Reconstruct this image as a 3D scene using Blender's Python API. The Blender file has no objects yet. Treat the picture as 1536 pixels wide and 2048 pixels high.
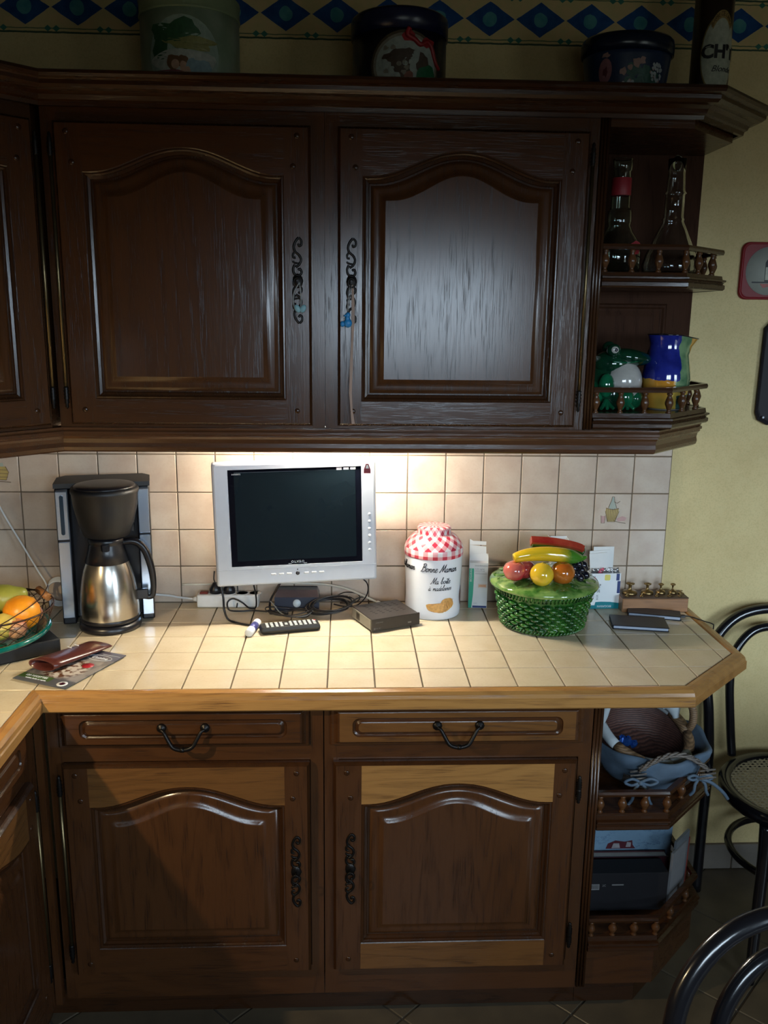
import bpy, bmesh, math, random
from mathutils import Matrix, Vector
random.seed(7)
PI = math.pi
sc = bpy.context.scene
C = sc.collection
# ------------------------------------------------------------------ camera, sky, lights, exposure
cam = bpy.data.cameras.new('camera'); camo = bpy.data.objects.new('camera', cam); C.objects.link(camo)
cam.sensor_fit = 'VERTICAL'; cam.sensor_height = 36; cam.lens = 1742.2429 / 2048 * 36
cam.clip_start = .05
R2 = Vector((.99902168, -.04270031, .01150542)); U2 = Vector((-.00180468, .22058576, .97536591)); FW = Vector((.04418636, .97443245, -.22029289))
camo.matrix_world = Matrix(((R2.x, U2.x, -FW.x, -.9317), (R2.y, U2.y, -FW.y, -2.4216), (R2.z, U2.z, -FW.z, 1.7163), (0, 0, 0, 1)))
sc.camera = camo
sc.view_settings.view_transform = 'Standard'; sc.view_settings.look = 'None'
sc.view_settings.gamma = 1; sc.view_settings.use_curve_mapping = False
sc.view_settings.exposure = 0
w = bpy.data.worlds.new('sky'); sc.world = w; w.use_nodes = True
nt = w.node_tree; nt.nodes.clear()
o_ = nt.nodes.new('ShaderNodeOutputWorld'); b_ = nt.nodes.new('ShaderNodeBackground')
tc = nt.nodes.new('ShaderNodeTexCoord'); sp = nt.nodes.new('ShaderNodeSeparateXYZ'); cr = nt.nodes.new('ShaderNodeValToRGB'); mr = nt.nodes.new('ShaderNodeMapRange')
nt.links.new(tc.outputs['Generated'], sp.inputs[0]); nt.links.new(sp.outputs['Z'], mr.inputs[0])
mr.inputs[1].default_value = -.3; mr.inputs[2].default_value = .7
nt.links.new(mr.outputs[0], cr.inputs[0]); nt.links.new(cr.outputs[0], b_.inputs[0]); nt.links.new(b_.outputs[0], o_.inputs[0])
el = cr.color_ramp.elements
el[0].position = .19; el[0].color = (.05, .056, .05, 1)             # ground
el[1].position = .52; el[1].color = (.68, .85, 1, 1)                # overcast sky
for p_, c_ in ((.25, (.22, .25, .27, 1)), (.31, (.56, .72, .88, 1))): e_ = el.new(p_); e_.color = c_   # houses opposite, haze
SKY = 26.0
b_.inputs[1].default_value = SKY
YB = -3.25
WINDOWS = [(-1.08, .02, 1.46, 2.00), (.95, 1.80, .88, 2.05)]      # openings in the wall behind the camera (x0, x1, z0, z1)
for (a_, b2_, c_, d_) in WINDOWS:
    pl = bpy.data.lights.new('window_daylight', 'AREA'); pl.shape = 'RECTANGLE'; pl.size = b2_ - a_; pl.size_y = d_ - c_
    pl.cycles.is_portal = True
    po = bpy.data.objects.new('window_daylight', pl); C.objects.link(po); po.location = ((a_ + b2_) / 2, YB - .02, (c_ + d_) / 2); po.rotation_euler = (PI / 2, 0, 0)
TUBE = 580.0          # strength of the fluorescent tube under the wall cabinets
HOOD = 38.0           # small lamp in the hood over the left worktop arm
hl = bpy.data.lights.new('hood_light', 'SPOT'); hl.energy = HOOD; hl.color = (1, .78, .45); hl.shadow_soft_size = .012
hl.spot_size = math.radians(150); hl.spot_blend = .3
ho = bpy.data.objects.new('hood_light', hl); C.objects.link(ho); ho.location = (-1.93, -1.35, 1.47)

# ------------------------------------------------------------------ material helpers
class NT:
    def __init__(s, name):
        s.m = bpy.data.materials.new(name); s.m.use_nodes = True; s.t = s.m.node_tree; s.t.nodes.clear()
        s.out = s.t.nodes.new('ShaderNodeOutputMaterial'); s.b = s.t.nodes.new('ShaderNodeBsdfPrincipled')
        s.t.links.new(s.b.outputs[0], s.out.inputs[0])
    def n(s, ty, **k):
        x = s.t.nodes.new('ShaderNode' + ty)
        for a, v in k.items(): setattr(x, a, v)
        return x
    def put(s, sock, v):
        if isinstance(v, bpy.types.NodeSocket): s.t.links.new(v, sock)
        elif v is not None:
            if hasattr(sock.default_value, '__len__') and not isinstance(v, (int, float)) and len(v) == 3 and len(sock.default_value) == 4: v = (*v, 1)
            sock.default_value = v
    def m_(s, op, a, b=None, c=None):
        x = s.n('Math', operation=op); s.put(x.inputs[0], a)
        if b is not None: s.put(x.inputs[1], b)
        if c is not None: s.put(x.inputs[2], c)
        return x.outputs[0]
    def mix(s, f, a, b):
        x = s.n('Mix', data_type='RGBA'); s.put(x.inputs[0], f); s.put(x.inputs[6], a); s.put(x.inputs[7], b); return x.outputs[2]
    def noise(s, vec, scale, detail=3, rough=.5, dist=0):
        x = s.n('TexNoise'); s.put(x.inputs['Vector'], vec); x.inputs['Scale'].default_value = scale; x.inputs['Detail'].default_value = detail
        x.inputs['Roughness'].default_value = rough; x.inputs['Distortion'].default_value = dist; return x.outputs[0]
    def ramp(s, v, lo, hi, a=0, b=1):
        x = s.n('MapRange'); x.clamp = True; s.put(x.inputs[0], v); x.inputs[1].default_value = lo; x.inputs[2].default_value = hi; x.inputs[3].default_value = a; x.inputs[4].default_value = b
        return x.outputs[0]
    def xyz(s, kind='Object'):
        t = s.n('TexCoord'); q = s.n('SeparateXYZ'); s.t.links.new(t.outputs[kind], q.inputs[0]); return t.outputs[kind], q.outputs[0], q.outputs[1], q.outputs[2]
    def vec(s, x, y, z):
        q = s.n('CombineXYZ'); s.put(q.inputs[0], x); s.put(q.inputs[1], y); s.put(q.inputs[2], z); return q.outputs[0]
    def rand(s): return s.n('ObjectInfo').outputs['Random']
    def bump(s, h, strength=.3, dist=.001):
        x = s.n('Bump'); x.inputs['Strength'].default_value = strength; x.inputs['Distance'].default_value = dist
        s.put(x.inputs['Height'], h); s.t.links.new(x.outputs[0], s.b.inputs['Normal'])
    def fin(s, col, rough=.5, metal=0, spec=.5, coat=0, crough=.1, trans=0, emit=0, ior=None, alpha=None):
        s.put(s.b.inputs['Base Color'], col); s.put(s.b.inputs['Roughness'], rough); s.put(s.b.inputs['Metallic'], metal)
        s.put(s.b.inputs['Specular IOR Level'], spec); s.put(s.b.inputs['Coat Weight'], coat); s.put(s.b.inputs['Coat Roughness'], crough)
        if trans: s.b.inputs['Transmission Weight'].default_value = trans
        if ior: s.b.inputs['IOR'].default_value = ior
        if alpha is not None: s.put(s.b.inputs['Alpha'], alpha)
        if emit: s.put(s.b.inputs['Emission Color'], col); s.b.inputs['Emission Strength'].default_value = emit
        return s.m
def plain(name, col, rough=.5, **k):
    var = k.pop('var', .06); vs = k.pop('vs', 40)
    g = NT(name); v, *_ = g.xyz(); f = g.noise(v, vs, 3)
    d = tuple(c * (1 - 2 * var) for c in col); l = tuple(min(1, c * (1 + 2 * var)) for c in col)
    return g.fin(g.mix(f, d, l), rough, **k)
def wood(name, base, dark, axis='z', rough=.36, across=1.0, coat=.25, bump=.25, spec=.5):
    rough *= .58; coat *= .25; spec *= .85
    g = NT(name); v, x, y, z = g.xyz(); r = g.rand(); off = g.m_('MULTIPLY', r, 7.3)
    if axis == 'z': a, b, l = x, y, z
    elif axis == 'x': a, b, l = z, y, x
    else: a, b, l = x, z, y
    a = g.m_('ADD', a, off)
    wv = g.vec(g.m_('MULTIPLY', a, 9 * across), g.m_('MULTIPLY', b, 9 * across), g.m_('MULTIPLY', l, 1.3))
    big = g.noise(wv, 1.0, 3, .5, .4)
    rings = g.m_('SINE', g.m_('MULTIPLY', big, 62))
    rings = g.ramp(rings, -.2, 1, 0, 1)
    pv = g.vec(g.m_('MULTIPLY', a, 520), g.m_('MULTIPLY', b, 520), g.m_('MULTIPLY', l, 16))
    pores = g.ramp(g.noise(pv, 1.0, 2, .6), .52, .72, 0, 1)
    tone = g.noise(g.vec(g.m_('MULTIPLY', a, 3), b, g.m_('MULTIPLY', l, .8)), 1.0, 2)
    pm = g.m_('MULTIPLY', pores, g.m_('ADD', g.m_('MULTIPLY', rings, .6), .35))
    c = g.mix(g.m_('MULTIPLY', tone, .45), base, tuple((p * .65 + q * .35) for p, q in zip(base, dark)))
    c = g.mix(g.m_('MULTIPLY', rings, .22), c, dark)
    c = g.mix(pm, c, dark)
    g.bump(g.m_('SUBTRACT', 1, pm), bump, .0006)
    return g.fin(c, g.m_('ADD', g.m_('MULTIPLY', pm, .2), rough), coat=coat, crough=.3, spec=spec)
OAK, OAKD = (.070, .026, .0085), (.018, .0065, .0028)
W_V = wood('oak_upright', OAK, OAKD, 'z'); W_H = wood('oak_lengthwise', OAK, OAKD, 'x'); W_Y = wood('oak_depthwise', OAK, OAKD, 'y')
W_P = wood('oak_panel', (.072, .027, .009), OAKD, 'z', rough=.36, coat=.35, bump=.14)
W_M = wood('oak_moulding_dark', (.046, .017, .006), (.012, .005, .002), 'x', rough=.33)
W_MV = wood('oak_moulding_dark_upright', (.046, .017, .006), (.012, .005, .002), 'z', rough=.33)
W_BACK = wood('oak_back_matt', (.055, .021, .009), (.02, .008, .004), 'z', rough=1.25, coat=0, spec=.2)
W_L = wood('oak_pale_lengthwise', (.33, .165, .05), (.09, .035, .010), 'x', rough=.38)
W_L2 = wood('oak_honey_lengthwise', (.155, .066, .019), (.045, .018, .006), 'x', rough=.38)
W_T = wood('oak_trim_lengthwise', (.42, .21, .062), (.12, .045, .012), 'x', rough=.36)
W_TY = wood('oak_trim_depthwise', (.42, .21, .062), (.12, .045, .012), 'y', rough=.36)
W_TD = wood('oak_trim_diagonal', (.36, .17, .05), (.12, .045, .012), 'x', rough=.36)
M_IRON = plain('blackened_iron', (.012, .010, .009), .38, metal=.6)
M_ROD = plain('aged_brass_rod', (.16, .12, .06), .32, metal=.9)
M_BRASS = plain('tarnished_brass', (.28, .19, .08), .35, metal=.9, vs=200, var=.3)
M_BLACK = plain('black_plastic', (.008, .008, .011), .32)
M_BLACKM = plain('matt_black_plastic', (.008, .008, .009), .5)
M_WHITE = plain('white_plastic', (.75, .75, .73), .35)
M_SILVER = plain('silver_plastic', (.62, .66, .72), .34, metal=.25, var=.02)
M_STEEL_STRIP = plain('brushed_silver_strip', (.62, .72, .86), .22, metal=.75, var=.02)
M_INK = plain('black_ink', (.008, .008, .012), .5)
M_CARD = plain('white_card', (.82, .84, .85), .5, var=.02)
M_PAPER = plain('white_paper', (.78, .78, .76), .7, var=.03)
M_DARKWOODBLK = wood('dark_stained_shelf_wood', (.10, .042, .018), (.025, .010, .005), 'x')

def tile_mat(name, c1, c2, rough, stain):
    g = NT(name); v, x, y, z = g.xyz(); r = g.rand()
    off = g.n('VectorMath', operation='ADD'); g.put(off.inputs[0], v); cc = g.vec(g.m_('MULTIPLY', r, 31), g.m_('MULTIPLY', r, 17), 0); g.put(off.inputs[1], cc)
    n1 = g.noise(off.outputs[0], 14, 3); n2 = g.noise(off.outputs[0], 160, 3)
    c = g.mix(g.ramp(n1, .35, .7), c1, c2)
    c = g.mix(g.m_('MULTIPLY', g.ramp(n2, .5, .75), .18), c, stain)
    c = g.mix(g.m_('MULTIPLY', r, .16), c, stain)
    g.bump(n1, .12, .002)
    return g.fin(c, rough, spec=.5)
M_WT = tile_mat('cream_wall_tile', (.60, .50, .40), (.50, .385, .30), .22, (.42, .30, .22))
M_TT = tile_mat('cream_worktop_tile', (.63, .54, .39), (.58, .48, .33), .20, (.42, .31, .19))
M_GROUT = plain('brown_grout', (.16, .115, .075), .85, var=.15, vs=120)
M_FT = tile_mat('brown_floor_tile', (.105, .08, .05), (.075, .058, .038), .4, (.05, .038, .025))
M_BT = tile_mat('grey_baseboard_tile', (.24, .21, .18), (.20, .175, .15), .35, (.15, .13, .11))
M_FG = plain('dark_floor_grout', (.045, .035, .026), .9)

def wall_paper():
    g = NT('yellow_sponged_wallpaper_with_border'); v, x, y, z = g.xyz()
    n1 = g.noise(v, 7, 4); n2 = g.noise(v, 230, 2); n3 = g.noise(v, 40, 4)
    c = g.mix(g.ramp(n1, .3, .7), (.68, .53, .26), (.76, .61, .31)); c = g.mix(g.m_('MULTIPLY', g.ramp(n2, .45, .7), .25), c, (.45, .36, .15))
    c = g.mix(g.m_('MULTIPLY', g.ramp(n3, .5, .7), .2), c, (.75, .64, .34))
    P = .1297; wob = g.m_('MULTIPLY', g.m_('SUBTRACT', n3, .5), .004)
    xm = g.m_('ABSOLUTE', g.m_('SUBTRACT', g.m_('FRACT', g.m_('DIVIDE', g.m_('ADD', x, 10 * P - .499 + 1.0 - .0), P)), .5))   # 0 mid-diamond .. .5 node
    dz = g.m_('ABSOLUTE', g.m_('SUBTRACT', g.m_('ADD', z, wob), 2.456))
    def lt(a, b): return g.m_('LESS_THAN', a, b)
    dia = lt(g.m_('ADD', g.m_('DIVIDE', xm, .485), g.m_('DIVIDE', dz, .041)), 1)
    rr = g.m_('SQRT', g.m_('ADD', g.m_('POWER', g.m_('MULTIPLY', xm, P), 2), g.m_('POWER', dz, 2)))
    ros = lt(g.m_('ADD', rr, g.m_('MULTIPLY', g.m_('SUBTRACT', n3, .5), .012)), .0175)
    band = g.mix(1, c, (.60, .47, .20))
    inb = lt(dz, .0575)
    c = g.mix(inb, c, g.mix(g.ramp(n3, .4, .6), (.62, .50, .23), (.68, .50, .24)))
    c = g.mix(dia, c, g.mix(g.ramp(n3, .3, .7), (.008, .05, .19), (.015, .09, .26)))
    c = g.mix(g.m_('MULTIPLY', ros, dia), c, g.mix(g.ramp(n3, .3, .7), (.04, .22, .26), (.10, .33, .33)))
    dl = g.m_('ABSOLUTE', g.m_('SUBTRACT', dz, .0485)); thin = lt(dl, .0012)
    thick = lt(g.m_('ABSOLUTE', g.m_('SUBTRACT', dz, .0575)), .0022)
    xn = g.m_('ABSOLUTE', g.m_('SUBTRACT', g.m_('MULTIPLY', g.m_('SUBTRACT', .5, xm), P), .0105))
    sd = lt(g.m_('ADD', g.m_('DIVIDE', xn, .0095), g.m_('DIVIDE', dl, .0075)), 1)
    c = g.mix(thin, c, (.12, .17, .08)); c = g.mix(thick, c, (.05, .09, .05)); c = g.mix(sd, c, (.05, .19, .14))
    g.bump(n2, .1, .001)
    return g.fin(c, .75, spec=.3)
M_WALL = wall_paper()
M_WALLP = plain('darkened_unseen_wallpaper', (.11, .085, .05), .8)  # walls out of view, coloured dark brown to cut bounced light
M_CEIL = plain('ceiling_paint', (.09, .08, .07), .9)  # unseen ceiling, likewise darkened to keep the ambient light low

# ------------------------------------------------------------------ mesh helpers
def crom(pts, n=8, closed=False):
    P = [Vector(p) for p in pts]; out = []; N = len(P)
    rng = range(N if closed else N - 1)
    for i in rng:
        if closed: p0, p1, p2, p3 = P[(i - 1) % N], P[i], P[(i + 1) % N], P[(i + 2) % N]
        else: p0, p1, p2, p3 = P[max(i - 1, 0)], P[i], P[i + 1], P[min(i + 2, N - 1)]
        for k in range(n):
            t = k / n
            out.append(.5 * ((2 * p1) + (p2 - p0) * t + (2 * p0 - 5 * p1 + 4 * p2 - p3) * t * t + (3 * p1 - p0 - 3 * p2 + p3) * t ** 3))
    if not closed: out.append(P[-1])
    return out
class MB:
    def __init__(s): s.bm = bmesh.new(); s.mi = 0; s.M = Matrix(); s.uv = s.bm.loops.layers.uv.new('UVMap')
    def v(s, p): return s.bm.verts.new(s.M @ Vector(p))
    def f(s, vs, sm=False):
        try: f = s.bm.faces.new(vs)
        except ValueError: return None
        f.material_index = s.mi; f.smooth = sm; return f
    def box(s, x0, x1, y0, y1, z0, z1, bev=0, seg=2):
        if x0 > x1: x0, x1 = x1, x0
        if y0 > y1: y0, y1 = y1, y0
        if z0 > z1: z0, z1 = z1, z0
        V = [s.v(p) for p in ((x0, y0, z0), (x1, y0, z0), (x1, y1, z0), (x0, y1, z0), (x0, y0, z1), (x1, y0, z1), (x1, y1, z1), (x0, y1, z1))]
        F = [s.f([V[i] for i in q]) for q in ((0, 3, 2, 1), (4, 5, 6, 7), (0, 1, 5, 4), (1, 2, 6, 5), (2, 3, 7, 6), (3, 0, 4, 7))]
        if bev:
            E = {e for f in F for e in f.edges}
            r = bmesh.ops.bevel(s.bm, geom=list(E), offset=bev, segments=seg, affect='EDGES', profile=.5, material=-1)
            for f in r['faces']: f.smooth = seg > 1
        return s
    def prism(s, poly, z0, z1, ax='z'):
        def P(a, b, c): return {'z': (a, b, c), 'y': (a, c, b), 'x': (c, a, b)}[ax]
        A = [s.v(P(x, y, z0)) for x, y in poly]; B = [s.v(P(x, y, z1)) for x, y in poly]; n = len(poly)
        s.f(A[::-1]); s.f(B)
        for i in range(n): s.f([A[i], A[(i + 1) % n], B[(i + 1) % n], B[i]])
        return s
    def ring(s, loops, closed=True, capa=False, capb=False, sm=False):
        L = [[s.v(p) for p in l] for l in loops]; n = len(L[0])
        for a, b in zip(L, L[1:]):
            for i in range(n if closed else n - 1): s.f([a[i], a[(i + 1) % n], b[(i + 1) % n], b[i]], sm)
        if capa: s.f(L[0][::-1])
        if capb: s.f(L[-1])
        return s
    def lathe(s, prof, c=(0, 0, 0), seg=32, sm=True, ax='z', sx=1, sy=1, caps=True):
        cum = [0]
        for (r0, z0), (r1, z1) in zip(prof, prof[1:]): cum.append(cum[-1] + math.hypot(r1 - r0, z1 - z0))
        def P(r, z, a):
            x, y = r * math.cos(a) * sx, r * math.sin(a) * sy
            if ax == 'z': return (c[0] + x, c[1] + y, c[2] + z)
            if ax == 'y': return (c[0] + x, c[1] + z, c[2] + y)
            return (c[0] + z, c[1] + x, c[2] + y)
        L = [[s.v(P(max(r, 1e-5), z, 2 * PI * i / seg)) for i in range(seg)] for r, z in prof]
        for k in range(len(L) - 1):
            for i in range(seg):
                j = (i + 1) % seg
                f = s.f([L[k][i], L[k][j], L[k + 1][j], L[k + 1][i]], sm)
                if f:
                    for lp, (uu, vv) in zip(f.loops, ((i, k), (i + 1, k), (i + 1, k + 1), (i, k + 1))): lp[s.uv].uv = (uu / seg, cum[vv])
        if caps:
            if prof[0][0] > 1e-4: s.f(L[0][::-1])
            if prof[-1][0] > 1e-4: s.f(L[-1])
        return s
    def tube(s, pts, r, seg=8, closed=False, caps=True, sm=True):
        P = [Vector(p) for p in pts]; N = len(P); rf = r if callable(r) else (lambda t: r)
        up = Vector((0, 0, 1)); L = []; prev = None
        for i in range(N):
            a = P[(i - 1) % N] if closed else P[max(i - 1, 0)]; b = P[(i + 1) % N] if closed else P[min(i + 1, N - 1)]
            t = (b - a)
            t = t.normalized() if t.length > 1e-9 else Vector((0, 0, 1))
            if prev is None: n = t.cross(up if abs(t.z) < .9 else Vector((1, 0, 0))).normalized()
            else:
                n = prev - t * prev.dot(t); n = n.normalized() if n.length > 1e-6 else t.orthogonal().normalized()
            prev = n; bn = t.cross(n); rr = rf(i / max(N - 1, 1))
            L.append([s.v(P[i] + (n * math.cos(2 * PI * k / seg) + bn * math.sin(2 * PI * k / seg)) * rr) for k in range(seg)])
        for i in range(N if closed else N - 1):
            a, b = L[i], L[(i + 1) % N]
            for k in range(seg): s.f([a[k], a[(k + 1) % seg], b[(k + 1) % seg], b[k]], sm)
        if caps and not closed: s.f(L[0][::-1]); s.f(L[-1])
        return s
    def cyl(s, p0, p1, r, seg=16, r1=None):
        r1 = r if r1 is None else r1
        return s.tube([p0, p1], lambda t: r + (r1 - r) * t, seg)
    def ell(s, c, r, seg=20, rings=12, sm=True, M=None):
        rx, ry, rz = (r, r, r) if isinstance(r, (int, float)) else r
        old = s.M
        s.M = s.M @ Matrix.Translation(c) @ (M or Matrix())
        s.lathe([(math.sin(PI * k / rings), -math.cos(PI * k / rings) * rz) for k in range(rings + 1)], (0, 0, 0), seg, sm, sx=rx, sy=ry, caps=False)
        s.M = old; return s
    def sweep(s, path, prof, closed=False, caps=True, sm=False):
        """path: 2D (x,y) points; prof: (out, z); out is to the right-hand side of the path direction."""
        n = len(path); P = [Vector(p) for p in path]; loops = []
        for i in range(n):
            d0 = (P[i] - P[i - 1]).normalized() if (i > 0 or closed) else None
            d1 = (P[(i + 1) % n] - P[i]).normalized() if (i < n - 1 or closed) else None
            d0 = d0 or d1; d1 = d1 or d0
            n0 = Vector((d0.y, -d0.x)); n1 = Vector((d1.y, -d1.x)); m = (n0 + n1).normalized(); m = m / max(m.dot(n0), .3)
            loops.append([(P[i].x + m.x * a, P[i].y + m.y * a, z) for a, z in prof])
        if closed: loops.append(loops[0])
        L = [[s.v(p) for p in l] for l in loops]; k = len(prof)
        for a, b in zip(L, L[1:]):
            for i in range(k): s.f([a[i], b[i], b[(i + 1) % k], a[(i + 1) % k]], sm)
        if caps and not closed: s.f(L[0]); s.f(L[-1][::-1])
        return s
TM = {}
def tag(o, label=None, cat=None, group=None, kind=None):
    if label: o['label'] = label
    if cat: o['category'] = cat
    if group: o['group'] = group
    if kind: o['kind'] = kind
    return o
def thing(name, label, cat, loc=(0, 0, 0), rz=0, group=None, kind=None):
    o = bpy.data.objects.new(name, None); C.objects.link(o); o.location = loc; o.rotation_euler = (0, 0, rz); o.empty_display_size = .05
    TM[o] = Matrix.Translation(loc) @ Matrix.Rotation(rz, 4, 'Z')
    return tag(o, label, cat, group, kind)
def part(name, mb, mats, parent=None, world=False, label=None, kind=None, origin=None):
    bm = mb.bm
    M = TM.get(parent, Matrix()) if parent else Matrix()
    if world and parent: bm.transform(M.inverted())
    if origin is not None:
        og = Vector(origin); og = (M.inverted() @ og) if (world and parent) else og
        bm.transform(Matrix.Translation(-og))
    bmesh.ops.remove_doubles(bm, verts=bm.verts, dist=1e-6)
    bmesh.ops.recalc_face_normals(bm, faces=bm.faces)
    me = bpy.data.meshes.new(name); bm.to_mesh(me); bm.free()
    for m in (mats if isinstance(mats, (list, tuple)) else [mats]): me.materials.append(m)
    o = bpy.data.objects.new(name, me); C.objects.link(o)
    if parent: o.parent = parent
    TM[o] = M
    if origin is not None: o.location = og; TM[o] = M @ Matrix.Translation(og)
    if label: o['label'] = label
    if kind: o['kind'] = kind
    return o
def inst(src, loc, parent=None, rot=None):
    o = src.copy(); C.objects.link(o); o.location = loc
    if rot is not None: o.rotation_euler = rot
    if parent: o.parent = parent
    return o
def text(mb, body, size, M, depth=.0003, shear=0, bold=0, align='CENTER', space=1.0):
    cu = bpy.data.curves.new('t', 'FONT'); cu.body = body; cu.size = size; cu.extrude = depth; cu.shear = shear; cu.offset = bold; cu.align_x = align; cu.align_y = 'CENTER'; cu.space_character = space; cu.resolution_u = 3
    ob = bpy.data.objects.new('t', cu); C.objects.link(ob)
    dg = bpy.context.evaluated_depsgraph_get(); me = bpy.data.meshes.new_from_object(ob.evaluated_get(dg))
    vs = [mb.v(M(v.co) if callable(M) else M @ v.co) for v in me.vertices]
    for p in me.polygons: mb.f([vs[i] for i in p.vertices])
    bpy.data.objects.remove(ob); bpy.data.curves.remove(cu); bpy.data.meshes.remove(me)
def clip(poly, a, b, c):      # keep a*x+b*y<=c
    out = []
    for i in range(len(poly)):
        p, q = poly[i], poly[(i + 1) % len(poly)]; dp = a * p[0] + b * p[1] - c; dq = a * q[0] + b * q[1] - c
        if dp <= 0: out.append(p)
        if dp * dq < 0: t = dp / (dp - dq); out.append((p[0] + (q[0] - p[0]) * t, p[1] + (q[1] - p[1]) * t))
    return out
def shrink(poly, d):
    n = len(poly); out = []
    for i in range(n):
        p0, p, p1 = Vector(poly[i - 1]), Vector(poly[i]), Vector(poly[(i + 1) % n]); a, b = (p - p0).normalized(), (p1 - p).normalized()
        na, nb = Vector((-a.y, a.x)), Vector((-b.y, b.x)); m = (na + nb).normalized(); m = m / max(m.dot(na), .35); out.append((p.x + m.x * d, p.y + m.y * d))
    return out
FLATY = Matrix(((1, 0, 0, 0), (0, 0, -1, 0), (0, 1, 0, 0), (0, 0, 0, 1)))      # text plane xy -> xz facing -y

# ------------------------------------------------------------------ setting
T = .108; H = .9
XL, XR, ZC = -2.22, 1.9, 2.66
wall = part('wall_back', MB().box(XL, XR, .007, .1, 0, ZC), M_WALL, kind='structure')
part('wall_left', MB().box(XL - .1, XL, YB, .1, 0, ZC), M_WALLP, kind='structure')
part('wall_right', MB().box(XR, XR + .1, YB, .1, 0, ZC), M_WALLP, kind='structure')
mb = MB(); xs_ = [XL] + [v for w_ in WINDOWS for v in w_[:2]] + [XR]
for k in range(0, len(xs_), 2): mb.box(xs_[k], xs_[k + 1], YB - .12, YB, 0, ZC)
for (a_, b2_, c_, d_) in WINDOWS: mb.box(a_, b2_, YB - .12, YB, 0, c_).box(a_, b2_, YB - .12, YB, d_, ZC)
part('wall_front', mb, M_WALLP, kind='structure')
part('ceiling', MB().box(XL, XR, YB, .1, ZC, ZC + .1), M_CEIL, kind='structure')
for k, (a_, b2_, c_, d_) in enumerate(WINDOWS):
    m = MB(); m.box(a_, b2_, YB - .1, YB - .05, c_, c_ + .04).box(a_, b2_, YB - .1, YB - .05, d_ - .04, d_).box(a_, a_ + .04, YB - .1, YB - .05, c_, d_).box(b2_ - .04, b2_, YB - .1, YB - .05, c_, d_)
    m.box((a_ + b2_) / 2 - .025, (a_ + b2_) / 2 + .025, YB - .1, YB - .05, c_, d_); part('window_%d' % (k + 1), m, M_WHITE, kind='structure')
# floor with diagonal tiles, each its own part near the units
floor = part('floor', MB().box(XL, XR, YB, .1, -.06, -.004), M_FG, kind='structure')
S = .302; c45 = math.cos(PI / 4)
ftile = MB(); q = S / 2 - .0025; ftile.box(-q, q, -q, q, -.012, 0, .0015, 1)
ft0 = part('tile', ftile, M_FT, floor); first = True
A0 = Vector((-.787, -.579))
for i in range(-14, 15):
    for j in range(-14, 15):
        cx = A0.x + (i + .5 - j - .5) * S * c45; cy = A0.y + (i + .5 + j + .5) * S * c45
        if cx < XL - .2 or cx > XR + .2 or cy > .2 or cy < YB - .2: continue
        keep = cx > XL + .2 and cx < XR - .2 and cy < -.2 and cy > YB + .2
        poly = None
        if keep and cy > -2.7:
            if first: ft0.location = (cx, cy, 0); ft0.rotation_euler = (0, 0, PI / 4); first = False
            else: inst(ft0, (cx, cy, 0), floor)
        else:
            d = (S - .005) * c45; poly = [(cx - d, cy), (cx, cy - d), (cx + d, cy), (cx, cy + d)]
            for a, b, c in ((-1, 0, -XL), (1, 0, XR), (0, 1, .006), (0, -1, -YB)): poly = clip(poly, a, b, c) if poly else poly
            if len(poly) > 2 and cy > -2.7:
                t_ = MB(); t_.prism(poly, -.012, 0); part('tile', t_, M_FT, floor, origin=(cx, cy, 0))
part('floor_field', MB().box(XL, XR, YB, -2.75, -.01, 0), M_FT, floor)
# baseboard tiles right of the units
bb = part('baseboard_back', MB().box(-.0, XR, .003, .007, 0, .088), M_GROUT, kind='structure')
for k in range(6):
    x0 = .0 + k * .302
    part('tile', MB().box(x0 + .002, min(x0 + .30, XR), -.004, .003, .002, .087, .002, 1), M_BT, bb)
# wall tiles (splashback), on the setting grid calibrated from the photograph
part('grout_bed', MB().box(XL, .0, .0015, .007, H - .01, 1.45), M_GROUT, wall)
g_ = T / 2 - .0014
wt = part('tile', MB().box(-g_, g_, -.0, .006, -g_, g_, .0016, 2), M_WT, wall); first = True; WTILE = {}
for c in range(0, 21):
    for r in range(0, 5):
        x, z = -T * (c + .5), H + T * (r + .5)
        if x - T / 2 < XL: continue
        if first: wt.location = (x, 0, z); first = False; WTILE[c, r] = wt
        else: WTILE[c, r] = inst(wt, (x, 0, z), wall)
def decal(mb, pts, y=-.0006, th=.0005): mb.prism(pts, y, y + th, 'y')
M_STRAW = plain('printed_straw_yellow', (.50, .36, .12), .4); M_GLASSG = plain('printed_pale_green', (.36, .40, .33), .4); M_LINE = plain('printed_brown_line', (.16, .10, .06), .4); M_PINKP = plain('printed_pink', (.50, .30, .27), .4)
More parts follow.
